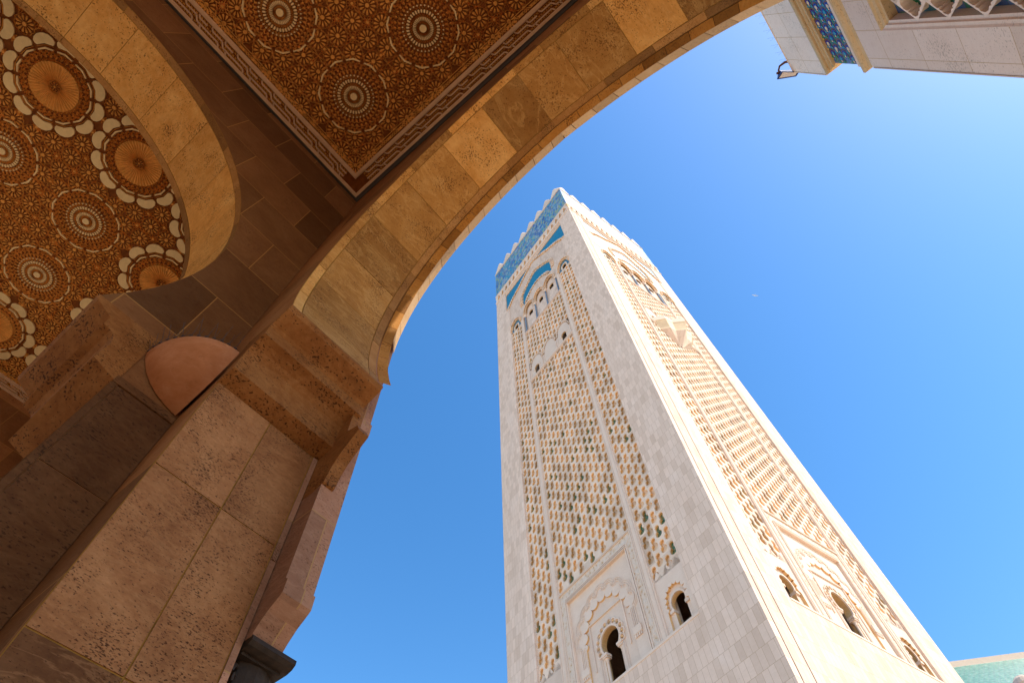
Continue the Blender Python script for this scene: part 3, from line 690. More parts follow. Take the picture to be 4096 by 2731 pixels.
def sebka(T, u0, u1, z0, ncol, nrow, pz, skip, name, green=0.24, deep=0.27):
    """Interlaced-arch lattice: every cell has one tall lobed niche and shares a small arch with its neighbours."""
    pw = (u1 - u0) / ncol; mb = MB(); sx = pw / 0.8; sz = pz / 1.5
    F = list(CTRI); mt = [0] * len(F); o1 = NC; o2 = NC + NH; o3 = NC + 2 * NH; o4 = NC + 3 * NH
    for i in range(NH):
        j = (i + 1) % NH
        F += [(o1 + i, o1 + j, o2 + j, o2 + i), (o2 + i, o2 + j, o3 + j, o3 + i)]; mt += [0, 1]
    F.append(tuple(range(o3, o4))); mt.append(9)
    for r_ in range(nrow):
        run = 0
        for c in range(ncol):
            odd = c % 2
            uc = u0 + pw * (c + 0.5); zc = z0 + pz * (r_ + 0.5 + 0.5 * odd)
            if odd and r_ == nrow - 1:          # plain half cells close the staggered columns at both ends
                for za in (z0, z0 + pz * (nrow - 0.5)):
                    if not skip(uc, za + pz / 4): mb.add([T(uc - pw / 2, za, LW), T(uc + pw / 2, za, LW), T(uc + pw / 2, za + pz / 2, LW), T(uc - pw / 2, za + pz / 2, LW)], [(0, 1, 2, 3)], 0)
                continue
            if skip(uc, zc): continue
            if run > 0: run -= 1
            elif random.random() < green * 0.6: run = random.randint(1, 2)
            gr = 3 if run > 0 else 2
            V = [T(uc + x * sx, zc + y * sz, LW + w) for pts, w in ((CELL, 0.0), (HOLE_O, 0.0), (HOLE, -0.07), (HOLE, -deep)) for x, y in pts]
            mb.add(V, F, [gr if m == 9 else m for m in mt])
    return part(mb, name, ['lattice', 'bounce_reveal', 'niche_bounce', 'green_tile'])

def horseshoe(cx, cz_, r, zb, jamb, dip=38, n=18):
    """Closed outline of a horseshoe-arched opening."""
    nk = r * math.cos(R(dip)); zn = cz_ - r * math.sin(R(dip))
    return [(cx - jamb, zb), (cx + jamb, zb), (cx + jamb, zn - 0.02), (cx + nk, zn)] + arc(cx, cz_, r, -dip, 180 + dip, n)[1:-1] + [(cx - nk, zn), (cx - jamb, zn - 0.02)]
def scallop(pts, r=0.3, n=5, sign=1):
    """Replace a polyline by a chain of small lobes bulging to its left."""
    out = []
    for (a, b) in zip(pts[:-1], pts[1:]):
        l = math.hypot(b[0] - a[0], b[1] - a[1]); k = max(1, int(round(l / (2 * r))))
        for i in range(k):
            p = (a[0] + (b[0] - a[0]) * i / k, a[1] + (b[1] - a[1]) * i / k); q = (a[0] + (b[0] - a[0]) * (i + 1) / k, a[1] + (b[1] - a[1]) * (i + 1) / k)
            m = ((p[0] + q[0]) / 2, (p[1] + q[1]) / 2); h = math.hypot(q[0] - p[0], q[1] - p[1]) / 2
            t = math.atan2(p[1] - m[1], p[0] - m[0])
            out += [(m[0] + h * math.cos(t - sign * math.pi * s_ / n), m[1] + 0.9 * h * math.sin(t - sign * math.pi * s_ / n)) for s_ in range(n)]
    return out + [pts[-1]]
def ring_arch(mb, T, cx, cz_, r0, r1, a0, a1, w0, w1, n=8, mat=0, side=None):
    A = arc(cx, cz_, r1, a0, a1, n); B = arc(cx, cz_, r0, a1, a0, n)
    mb.prism(A + B, [], w0, w1, T, mat, side)

for fname, T in FACES.items():
    # plain base and sill
    s = MB()
    P = lambda mb, a0, a1, z0, z1, w0, w1, mat=0, tone=None: mb.box(a0, a1, z0, z1, w0, w1, mat, tone, T)
    P(s, -FW + 0.004, FW - 0.004, 0, ZB, -1.2, -0.001)
    for sg in (1, -1):
        P(s, *sorted((sg * PW, sg * (FW - 0.004))), ZB + 0.003, 107.2, -1.2, -0.001)
    part(s, 'base_wall', ['marble'])
    s = MB(); P(s, -PW + 0.01, PW - 0.01, ZB - 0.02, ZB + 0.16, -1.0, 0.035); part(s, 'sill', ['marble_plain'])
    # inner skin with the window openings, hollow dark shaft behind
    holes = [[(-1.25, ZB + 0.2), (1.25, ZB + 0.2), (1.25, 32.6), (-1.25, 32.6)]]
    for sg in (1, -1): holes.append([(sg * 6.975 - 0.7, ZB + 0.2), (sg * 6.975 + 0.7, ZB + 0.2), (sg * 6.975 + 0.7, 30.6), (sg * 6.975 - 0.7, 30.6)])
    for uc in (-3.2, 3.2): holes.append([(uc - 0.6, 74.5), (uc + 0.6, 74.5), (uc + 0.6, 79.6), (uc - 0.6, 79.6)])
    for uc in (-2.97, 0, 2.97): holes.append([(uc - 0.5, 94.6), (uc + 0.5, 94.6), (uc + 0.5, 99.0), (uc - 0.5, 99.0)])
    for sg in (1, -1): holes.append([(sg * 6.975 - 0.5, 95.3), (sg * 6.975 + 0.5, 95.3), (sg * 6.975 + 0.5, 99.6), (sg * 6.975 - 0.5, 99.6)])
    s = MB(); s.prism([(-PW - 0.2, ZB - 0.1), (PW + 0.2, ZB - 0.1), (PW + 0.2, ZT), (-PW - 0.2, ZT)], holes, -1.15, -0.95, T, 0); part(s, 'inner_wall', ['marble_plain'])
    # mullions and panel edge mouldings
    for sg in (1, -1):
        s = MB(); a, b = sorted((sg * MW, sg * PI_)); P(s, a, b, ZB + 0.17, 95.6, -0.9, -0.06)
        P(s, a + 0.10, a + 0.15, ZB + 0.17, 95.6, -0.06, -0.02); P(s, b - 0.15, b - 0.10, ZB + 0.17, 95.6, -0.06, -0.02)
        part(s, 'mullion', ['marble_plain'])
    # lattice panels
    side_skip = lambda u, z: (z < 31.2) or (z > 94.8)
    for sg in (1, -1):
        a, b = sorted((sg * PI_, sg * PW)); sebka(T, a, b, 31.0, 4, 43, 1.49, side_skip, 'lattice_panel')
    def mid_skip(u, z): return ZM - 0.5 < z < 76.6 or (ZM - 0.5 < z < 78.6 and min(abs(u - 3.2), abs(u), abs(u + 3.2)) < 1.35)
    sebka(T, -MW, MW, ZF, 13, 35, 1.5, mid_skip, 'lattice_panel')
    # --- portal group in the centre at the bottom
    s = MB(); s.prism([(-MW, ZB + 0.17), (MW, ZB + 0.17), (MW, ZF), (-MW, ZF)], [[(-3.95, ZB + 0.18), (3.95, ZB + 0.18), (3.95, 36.0), (-3.95, 36.0)]], -0.9, -0.14, T, 0)
    part(s, 'carved_frame', ['carved'])
    s = MB()
    for a in (MW - 0.10, 4.02, 3.84):
        for sg in (1, -1): P(s, sg * a - 0.05, sg * a + 0.05, ZB + 0.17, {MW - 0.10: ZF + 0.05, 4.02: 36.1, 3.84: 35.95}[a] - 0.12, -0.6, -0.06)
    for i, zz in enumerate((ZF - 0.06, ZF - 0.20, 36.05, 35.88, 35.7)):
        P(s, -(MW if i < 2 else 3.95), (MW if i < 2 else 3.95), zz - 0.045, zz + 0.045, -0.6, -0.05 + 0.01 * i)
    part(s, 'frame_moulding', ['marble_plain'])
    lob = scallop([(2.55, 30.6)] + [(2.75 * math.cos(R(a)), 31.15 + 2.75 * math.sin(R(a))) for a in range(0, 181, 20)] + [(-2.55, 30.6)], 0.46, 6)
    s = MB(); s.prism([(-3.95, ZB + 0.19), (-2.55, ZB + 0.19)] + lob[::-1] + [(2.55, ZB + 0.19), (3.95, ZB + 0.19), (3.95, 36.0), (-3.95, 36.0)], [], -0.5, -0.30, T, 0, side=1)
    for a in range(-1, 10):
        ca, sa = 2.86 * math.cos(R(10 + 20 * a)), 2.86 * math.sin(R(10 + 20 * a)); zz = 31.15 + sa
        if a in (-1, 9): continue
        for r0, r1, ww in ((0.56, 0.64, -0.24), (0.72, 0.80, -0.25), (0.88, 0.95, -0.26)):
            ring_arch(s, T, ca, zz, r0, r1, 10 + 20 * a - 80, 10 + 20 * a + 80, -0.31, ww)
    for sg in (1, -1):
        for q in range(4): P(s, sg * (2.65 + 0.17 * q) - 0.04, sg * (2.65 + 0.17 * q) + 0.04, 29.3, 30.9, -0.31, -0.24)
        P(s, sg * 2.95 - 0.42, sg * 2.95 + 0.42, 28.75, 29.3, -0.31, -0.18)
        for q in range(4): P(s, sg * 2.95 - 0.36 + 0.2 * q, sg * 2.95 - 0.24 + 0.2 * q, 28.5, 28.75, -0.31, -0.20)
    part(s, 'lobed_arch', ['marble_plain', 'bounce_reveal'])
    s = MB(); hs = horseshoe(0, 30.05, 1.02, ZB + 0.2, 0.92, 40)
    s.prism([(-2.9, ZB + 0.19), (2.9, ZB + 0.19), (2.9, 35.0), (-2.9, 35.0)], [hs], -0.94, -0.45, T, 0, side=1)
    for q in range(12):
        a = -32 + 244 * (q + 0.5) / 12; ca, sa = 1.36 * math.cos(R(a)), 1.36 * math.sin(R(a))
        ring_arch(s, T, ca, 30.05 + sa, 0.20, 0.29, 0, 360, -0.46, -0.35, 12)
        ring_arch(s, T, ca * 0.98, 30.05 + sa * 0.98, 0.0, 0.11, 0, 360, -0.46, -0.38, 8, 1)
    ring_arch(s, T, 0, 30.05, 1.02, 1.12, -38, 218, -0.46, -0.33, 24)
    for sg in (1, -1):
        P(s, sg * 1.95 - 0.05, sg * 1.95 + 0.05, 28.6, 32.3, -0.46, -0.35)
        for q in range(3): P(s, sg * (1.2 + 0.1 * q) - 0.03, sg * (1.2 + 0.1 * q) + 0.03, ZB + 0.2, 29.2, -0.46, -0.37)
    P(s, -2.0, 2.0, 32.3, 32.42, -0.46, -0.33)
    part(s, 'window_arch', ['marble_plain', 'bounce_reveal'])
    for sg in (1, -1):
        s = MB(); c = T(sg * 0.86, ZB + 0.2, -0.60)
        s.lathe([(0.15, 0), (0.15, 0.1), (0.115, 0.16), (0.11, 1.95), (0.14, 1.98), (0.11, 2.02), (0.16, 2.22), (0.2, 2.3), (0.0, 2.3)], c, 12)
        P(s, sg * 0.86 - 0.24, sg * 0.86 + 0.24, 29.08, 29.22, -0.85, -0.36); P(s, sg * 0.86 - 0.29, sg * 0.86 + 0.29, 29.22, 29.40, -0.85, -0.31)
        part(s, 'window_column', ['marble_plain'])
    # side windows under the outer lattice panels
    for sg in (1, -1):
        uc = sg * 6.975; s = MB(); hs = horseshoe(uc, 28.75, 0.66, ZB + 0.2, 0.58, 35)
        s.prism([(uc - 1.47, ZB + 0.18), (uc + 1.47, ZB + 0.18), (uc + 1.47, 31.9), (uc - 1.47, 31.9)], [hs], -0.75, -0.42, T, 0, side=1)
        lobs = scallop([(uc + 1.02, 28.3)] + [(uc + 1.12 * math.cos(R(a)), 28.9 + 1.25 * math.sin(R(a))) for a in range(0, 181, 22)] + [(uc - 1.02, 28.3)], 0.22, 5)
        s.prism([(uc - 1.47, ZB + 0.19), (uc - 1.06, ZB + 0.19)] + lobs[::-1] + [(uc + 1.06, ZB + 0.19), (uc + 1.47, ZB + 0.19), (uc + 1.47, 31.0)] +
                [(uc + 1.47 - 0.49 * q, 31.75 if q % 2 else 31.0) for q in range(1, 6)] + [(uc - 1.47, 31.0)], [], -0.6, LW, T, 0, side=1)
        ring_arch(s, T, uc, 28.75, 0.66, 0.80, -35, 215, -0.43, -0.34, 18)
        for q in (1, -1): P(s, uc + q * 0.74 - 0.2, uc + q * 0.74 + 0.2, 28.18, 28.4, -0.8, -0.28)
        part(s, 'side_window', ['marble_plain', 'bounce_reveal'])
    # --- blind arcade at mid height
    s = MB(); P(s, -MW, MW, ZM - 0.25, ZM, -0.7, -0.02); P(s, -MW, MW, ZM - 0.5, ZM - 0.3, -0.7, -0.09)
    arcade = []
    for uc in (3.2, 0.0, -3.2):
        arcade += scallop([(uc + 1.52, 76.7)] + [(uc + 1.45 * math.cos(R(a)), 77.3 + 2.0 * math.sin(R(a))) for a in range(0, 181, 20)] + [(uc - 1.52, 76.7)], 0.26, 5)
    s.prism([(-MW, ZM), (MW, ZM), (MW, 76.7)] + arcade + [(-MW, 76.7)], [horseshoe(3.2, 75.85, 0.5, ZM + 0.25, 0.46, 20), horseshoe(-3.2, 75.85, 0.5, ZM + 0.25, 0.46, 20)], -0.30, -0.16, T, 0, side=1)
    for uc in (3.2, -3.2): ring_arch(s, T, uc, 75.85, 0.5, 0.78, -20, 200, -0.17, -0.08, 14)
    for uc in (3.2, 0.0, -3.2):
        for sg in (1, -1): P(s, uc + sg * 1.42 - 0.06, uc + sg * 1.42 + 0.06, ZM, 76.6, -0.17, -0.05)
        for a in range(0, 181, 12):
            ring_arch(s, T, uc + 1.3 * math.cos(R(a)), 77.3 + 1.85 * math.sin(R(a)), 0.10, 0.2, a - 90, a + 90, -0.17, -0.06, 5)
    part(s, 'blind_arcade', ['marble_plain', 'bounce_reveal'])
    # --- upper arcade and tiled spandrels
    s = MB(); P(s, -MW, MW, ZS - 0.35, ZS, -0.7, -0.04); P(s, -MW, MW, ZS - 0.6, ZS - 0.4, -0.7, -0.1)
    s.prism([(-MW, ZS), (MW, ZS), (MW, 99.4), (-MW, 99.4)], [horseshoe(u_, 95.5, 0.56, 94.5, 0.5, 25) for u_ in (-2.97, 0, 2.97)], -0.57, -0.45, T, 0, side=1)
    for u_ in (-2.97, 0, 2.97): ring_arch(s, T, u_, 95.5, 0.56, 0.76, -25, 205, -0.46, -0.36, 14)
    part(s, 'arcade_back', ['marble', 'bounce_reveal'])
    bot = [(FW, 99.0), (8.30, 99.0), (8.30, 95.3)]
    def lobed(uc, hw, z0, rise, n=9): return scallop([(uc + hw * math.cos(R(180 * i / n)), z0 + rise * math.sin(R(180 * i / n))) for i in range(n + 1)], 0.2, 5)
    up = [(-FW, ZT - 0.01), (-FW, 95.4), (-8.22, 95.4)]
    path = [(FW, ZT - 0.01), (FW, 95.4), (8.22, 95.4)] + lobed(6.975, 1.22, 96.1, 2.35) + [(5.73, 95.4), (4.36, 95.4)]
    for uc in (2.97, 0.0, -2.97): path += lobed(uc, 1.22, 96.5, 2.3)
    path += [(-4.36, 95.4), (-5.73, 95.4)] + lobed(-6.975, 1.22, 96.1, 2.35) + [(-8.22, 95.4), (-FW, 95.4), (-FW, ZT - 0.01)]
    out_ = [(4.55, 100.2), (4.8, 101.8), (4.68, 104.3), (3.75, 105.7), (2.45, 107.0), (1.0, 108.3)]
    in_ = [(3.45, 100.2), (3.2, 101.1), (2.5, 102.0), (1.3, 102.9)]
    band = scallop(out_ + [(0, 108.8)] + [(-x, z) for x, z in out_[::-1]], 0.52, 5, 1)
    inn = scallop([(-x, z) for x, z in in_] + [(0, 103.3)] + in_[::-1], 0.42, 5, -1)
    hol = [band + inn]
    for sg in (1, -1):
        lo = scallop([(9.3, 107.4), (8.2, 108.2), (7.4, 109.3), (5.9, 110.5), (4.5, 111.4), (3.1, 112.8), (1.7, 114.0)], 0.5, 5, 1)
        poly = [(1.7, 114.4), (9.3, 114.4)] + lo[:-1]
        hol.append([(sg * x, z) for x, z in poly])
    s = MB(); s.prism(path, hol, -0.30, -0.10, T, 0, side=1)
    part(s, 'tiled_spandrel_wall', ['marble', 'bounce_reveal'])
    s = MB(); P(s, -FW + 0.02, FW - 0.02, 99.6, 114.6, -0.36, -0.17)
    part(s, 'teal_tile_field', ['teal'])
    for sg in (1, -1):
        uc = sg * 6.975
        s = MB(); s.prism([(uc - 1.4, 95.2), (uc + 1.4, 95.2), (uc + 1.4, 99.0), (uc - 1.4, 99.0)], [horseshoe(uc, 96.3, 0.5, 95.3, 0.44, 25)], -0.42, -0.30, T, 0, side=1)
        part(s, 'teal_tile_field', ['teal', 'bounce_reveal'])
        s = MB(); ring_arch(s, T, uc, 96.3, 0.5, 0.74, -25, 205, -0.31, -0.18, 14)
        P(s, uc - 0.74, uc - 0.46, 95.25, 96.2, -0.31, -0.19); P(s, uc + 0.46, uc + 0.74, 95.25, 96.2, -0.31, -0.19)
        part(s, 'side_window', ['marble_plain'])
    # raised lobed mouldings
    for nm, pts, off in (('arch_moulding', out_ + [(0, 108.8)], 0.28), ('arch_moulding', in_ + [(0, 103.3)], -0.22),
                         ('spandrel_moulding', [(9.0, 106.5), (8.2, 107.3), (7.4, 108.4), (5.9, 109.6), (4.5, 110.5), (3.1, 111.9), (1.7, 113.0), (0.8, 113.8), (0, 114.2)], 0.0)):
        s = MB()
        for sg in (1, -1):
            for (a, b) in zip(pts[:-1], pts[1:]):
                l = math.hypot(b[0] - a[0], b[1] - a[1]); k = max(1, int(l / 0.55))
                for i in range(k):
                    t = (i + 0.5) / k; px, pz = a[0] + (b[0] - a[0]) * t, a[1] + (b[1] - a[1]) * t + off
                    ring_arch(s, T, sg * px, pz, 0.15, 0.42, -20, 200, -0.11, 0.10 if off == 0 else 0.04, 6, 0, 1)  # orange sides paint the shade under the lobes
        part(s, nm, ['marble_plain', 'bounce_reveal'])
    for uc, hw, z0, rise in [(c_, 1.22, 96.5, 2.3) for c_ in (-2.97, 0, 2.97)] + [(c_, 1.22, 96.1, 2.35) for c_ in (-6.975, 6.975)]:
        s = MB()
        for a in range(0, 181, 20):
            ring_arch(s, T, uc + (hw + 0.12) * math.cos(R(a)), z0 + (rise + 0.12) * math.sin(R(a)), 0.14, 0.34, a - 95, a + 95, -0.11, 0.10, 6, 0, 1)  # lobe sides coloured orange as a painted shading accent
        part(s, 'arch_moulding', ['marble_plain', 'bounce_reveal'])
    s = MB()
    for zz in (114.6, 114.85, 115.3): P(s, -FW + 0.03, FW - 0.03, zz - 0.05, zz + 0.05, -0.2, -0.03)
    part(s, 'string_course', ['marble_plain'])
    for sg in (1, -1):
        s = MB(); P(s, sg * 8.9 - 0.6, sg * 8.9 + 0.6, 98.9, 99.9, -0.3, 0.03); part(s, 'bracket_block', ['marble_plain'])
    for u_ in (-4.45, -1.485, 1.485, 4.45):
        s = MB(); c = T(u_, ZS + 0.02, -0.26)
        s.lathe([(0.24, 0), (0.24, 0.15), (0.15, 0.22), (0.13, 5.7)], c, 12, 0)
        col_o = part(s, 'arcade_column', ['blue_col'], True)
        s = MB(); s.lathe([(0.18, 5.7), (0.2, 5.76), (0.17, 5.82), (0.24, 6.2), (0.3, 6.38)], c, 12, 0); P(s, u_ - 0.32, u_ + 0.32, ZS + 6.4, ZS + 6.95, -0.62, -0.06)
        s.build('capital', ['marble_plain'], col_o)
    for sg in (1, -1):
        for q in (1, -1):
            s = MB(); c = T(sg * 6.975 + q * 1.22, 95.3, -0.34); s.lathe([(0.13, -0.4), (0.13, 0.55), (0.2, 0.8)], c, 10, 0); part(s, 'small_column', ['blue_col'], True)

# cornice, tile band, coping, merlons
s = MB()
def ringbox(mb, z0, z1, w, dep=1.0, mat=0):
    mb.box(-HX - w, HX + w, -HY - w, -HY + dep, z0, z1, mat); mb.box(-HX - w, HX + w, HY - dep, HY + w, z0, z1, mat)
    mb.box(-HX - w, -HX + dep, -HY + dep, HY - dep, z0, z1, mat); mb.box(HX - dep, HX + w, -HY + dep, HY - dep, z0, z1, mat)
ringbox(s, ZT + 0.002, ZT + 0.35, 0.06); ringbox(s, ZT + 0.352, ZT + 0.8, 0.11); ringbox(s, ZT + 0.802, 119.5, -0.22, 1.2); ringbox(s, 119.502, 120.0, 0.09); ringbox(s, 120.002, 120.55, 0.14)
for nm, T, hw in (('l', FACES['left'], HX), ('r', FACES['right'], HX)):
    nb = 18
    for k in range(nb + 1):
        u = -hw + 0.35 + (2 * hw - 0.7) * k / nb
        s.prism([(u - 0.34, ZT + 0.81), (u + 0.34, ZT + 0.81), (u + 0.22, ZT + 1.5), (u + 0.42, ZT + 2.3), (u + 0.52, 119.5), (u - 0.52, 119.5), (u - 0.42, ZT + 2.3), (u - 0.22, ZT + 1.5)], [], -0.25, 0.06, T, 0, side=1)
part(s, 'cornice', ['marble_plain', 'bounce_reveal'])
s = MB(); ringbox(s, 120.56, 133.7, 0.02, 0.6); part(s, 'tile_band', ['band_tile'])
s = MB(); ringbox(s, 133.702, 134.0, 0.14, 0.8); ringbox(s, 134.002, 134.6, 0.05, 0.8); part(s, 'coping', ['marble_plain'])
NM = 8
for T, hw, flip in ((FACES['left'], HX, 1), (FACES['right'], HX, 1), (lambda u, z, w: (u, HY + w, z), HX, 1), (lambda u, z, w: (-HX - w, u * HY / HX, z), HX, 1)):
    for k in range(NM):
        pt = 2 * hw / NM; u = -hw + pt * (k + 0.5); s = MB()
        st = [(1.38, 134.61), (1.38, 135.6), (1.1, 135.6), (1.1, 136.3), (0.82, 136.3), (0.82, 137.0), (0.54, 137.0), (0.54, 137.7), (0.28, 137.7), (0.28, 138.3)]
        s.prism([(u + a, z) for a, z in st] + [(u - a, z) for a, z in reversed(st)], [], -0.55 + (0.0 if k else 0.01), 0.04, T, 0)
        part(s, 'merlon', ['marble_plain'])
s = MB(); s.box(-HX + 0.62, HX - 0.62, -HY + 0.62, HY - 0.62, 119.9, 120.3, 0); part(s, 'terrace', ['marble_plain'])

# star-shaped balcony on the sunny face
T = FACES['right']; U0 = -0.05
plan = [(-3.95, -0.25), (-2.65, 1.05), (-1.4, 1.15), (0.0, 2.35), (1.35, 1.15), (2.65, 1.05), (3.85, -0.25)]
def lay(k, kw=None): return [(U0 + u * k, (w + 0.25) * (k if kw is None else kw) - 0.25) for u, w in plan]
s = MB(); V = []; ly = [(75.25, lay(1.0)), (74.25, lay(1.0)), (74.2, lay(0.97)), (73.75, lay(0.90)), (73.35, lay(0.84)), (72.9, lay(0.78)), (72.6, lay(0.76)), (70.3, lay(0.08))]
for z, L in ly: V += [T(u, z, w) for u, w in L]
n = len(plan)
s.add(V, [(i * n + j, i * n + j + 1, (i + 1) * n + j + 1, (i + 1) * n + j) for i in range(len(ly) - 1) for j in range(n - 1)], [0 if i < 1 else (1 if i < 6 else 2) for i in range(len(ly) - 1) for j in range(n - 1)])
bot_z = 74.9
s.prism([(u, w) for u, w in lay(0.96)], [], 0, 1, lambda a, b, h: T(a, 75.24 - 0.3 * h, b), 0)
part(s, 'balcony', ['marble_plain', 'balcony_shade', 'marble'])

# ------------------------------------------------------------------ projecting gate pylon to the right
py_o = thing('gate_pylon', 'pale stone gate pylon with a blue zellige strip and open lattice, top right corner', 'building', (8, 4, 0))
PX, PY = 6.0, 5.49
PM = Matrix.Translation((-8, -4, 0))
def pp(mb, name, mats, smooth=False):
    o = mb.build(name, mats, py_o, smooth); o.matrix_parent_inverse = PM; return o
def course(name, prof, mat, x_in=0.6):
    """Course of moulding (out, z) along the west face, returned round the north face."""
    s = MB(); A = []; B = []; C = []
    for o_, z in prof:
        A.append((PX - o_, 2.02, z)); B.append((PX - o_, PY + o_, z)); C.append((10.4, PY + o_, z))
    s.strip(A, B, 0); s.strip(B, C, 0)
    return pp(s, name, [mat])
s = MB()
s.box(PX, 10.4, PY - 0.85, PY, 0, 15.02, 0); s.box(PX, PX + 0.5, 2.02, PY - 0.852, 14.14, 15.02, 0); s.box(PX, PX + 0.5, 2.02, PY - 0.852, 0, 6.0, 0)
s.box(PX + 0.46, 10.4, 2.02, PY - 0.852, 0.0, 14.13, 0); s.box(PX + 0.026, 10.4, 2.02, PY - 0.026, 15.021, 16.72, 0)
s.box(PX - 0.155, 10.4, 2.02, PY + 0.155, 16.721, 18.46, 0)
pp(s, 'wall', ['white_slab'])
s = MB(); s.box(PX - 0.012, PX + 0.4, PY + 0.004, PY + 0.03, 0.0, 14.95, 0); pp(s, 'corner_bead', ['pylon_trim'])
s = MB(); s.box(PX - 0.165, PX + 0.3, PY + 0.159, PY + 0.185, 16.75, 18.45, 0); pp(s, 'corner_bead', ['pylon_trim'])
course('parapet_cap', [(0.156, 18.44), (0.17, 18.445), (0.17, 18.48), (-0.4, 18.49)], 'pylon_trim')
course('upper_moulding', [(0.157, 16.76), (0.157, 16.67), (0.135, 16.64), (0.09, 16.63), (0.085, 16.585), (0.05, 16.56), (0.04, 16.50), (-0.024, 16.49)], 'pylon_bounce')
course('strip_fillet', [(-0.024, 15.52), (0.012, 15.515), (0.012, 15.36)], 'pylon_trim')
course('lower_moulding', [(0.012, 15.36), (0.05, 15.34), (0.088, 15.25), (0.09, 15.17), (0.06, 15.12), (0.02, 15.08), (0.001, 15.0)], 'pylon_bounce')
# zellige strip: rows of palmettes in cut tile
s = MB(); x_ = PX + 0.02
s.add([(x_, 2.03, 15.53), (x_, PY - 0.022, 15.53), (x_, PY - 0.022, 16.52), (x_, 2.03, 16.52)], [(0, 1, 2, 3)], 0)
def tile(mb, pts, lift, mat): mb.add([(x_ - lift, y, z) for y, z in pts], [tuple(range(len(pts)))], mat)
def palm(mb, y, z, k, var):
    el = lambda a0, a1, ry, rz, n, dy=0: [(y + dy + ry * math.cos(R(a0 + (a1 - a0) * i / n)), z + rz * math.sin(R(a0 + (a1 - a0) * i / n))) for i in range(n + 1)]
    tile(mb, el(0, 330, 0.115 * k, 0.14 * k, 11), 0.004, 3)
    tile(mb, el(0, 330, 0.082 * k, 0.105 * k, 11, 0.01), 0.008, 1)
    tile(mb, [(y - 0.02, z - 0.03), (y + 0.03, z - 0.055), (y + 0.075, z - 0.02), (y + 0.075, z + 0.03), (y + 0.03, z + 0.055), (y - 0.02, z + 0.03)], 0.012, (2, 5)[var])
    tile(mb, [(y + 0.06, z - 0.012), (y + 0.11, z - 0.03), (y + 0.11, z + 0.03), (y + 0.06, z + 0.012)], 0.014, 5)
    for q in (1, -1): tile(mb, [(y + 0.06, z + q * 0.09), (y + 0.13, z + q * 0.13), (y + 0.16, z + q * 0.07), (y + 0.10, z + q * 0.05)], 0.010, (6, 2)[var])
for i in range(13):
    yy = 2.16 + 0.262 * i
    for j, zz in enumerate((15.60, 15.845, 16.09, 16.335, 16.50)):
        y2 = yy + (0.131 if j % 2 else 0)
        if y2 > PY - 0.14: continue
        if j == 4: tile(s, [(y2 - 0.06, zz - 0.03), (y2, zz - 0.075), (y2 + 0.06, zz - 0.03), (y2 + 0.06, zz + 0.02), (y2 - 0.06, zz + 0.02)], 0.006, 4)
        else: palm(s, y2, zz + 0.03, 0.95, (i + j) % 2)
    for j in range(8):
        t = [(yy + 0.131 * (j % 2) - 0.012, 15.58 + 0.122 * j), (yy + 0.131 * (j % 2) + 0.012, 15.58 + 0.122 * j), (yy + 0.131 * ((j + 1) % 2) + 0.012, 15.58 + 0.122 * (j + 1)), (yy + 0.131 * ((j + 1) % 2) - 0.012, 15.58 + 0.122 * (j + 1))]
        tile(s, t, 0.003, 2 if j % 3 else 6)
pp(s, 'zellige_strip', ['zel_bg', 'zel_blue', 'zel_teal', 'zel_brown', 'zel_yellow', 'zel_cream', 'zel_green'])
# recessed panel: splayed frame, tile ground and cusped stone lattice
YE = PY - 0.85
s = MB()
fp_ = [(0.0, 14.14, 0.0), (0.0, 14.10, 0.0), (0.03, 14.06, 0.03), (0.035, 13.97, 0.09), (0.07, 13.94, 0.10), (0.075, 13.88, 0.16), (0.27, 13.87, 0.165)]
cor = [(PX + dx, YE - dy, z_) for dx, z_, dy in fp_]
s.strip([(x__, 2.02, z_) for x__, _, z_ in cor], cor, 0)
s.strip(cor, [(x__, y__, 6.0) for x__, y__, _ in cor], 1)
pp(s, 'panel_frame', ['pylon_bounce', 'pylon_trim'])
s = MB(); x_ = PX + 0.25
s.add([(x_, 2.03, 6.0), (x_, YE - 0.16, 6.0), (x_, YE - 0.16, 13.88), (x_, 2.03, 13.88)], [(0, 1, 2, 3)], 0)
CH = [(0.0, 0.37), (0.10, 0.33), (0.17, 0.25), (0.165, 0.20), (0.22, 0.20), (0.235, 0.13), (0.30, 0.11), (0.335, 0.0), (0.30, -0.10), (0.21, -0.15), (0.20, -0.21), (0.14, -0.22), (0.09, -0.31), (0.0, -0.36)]
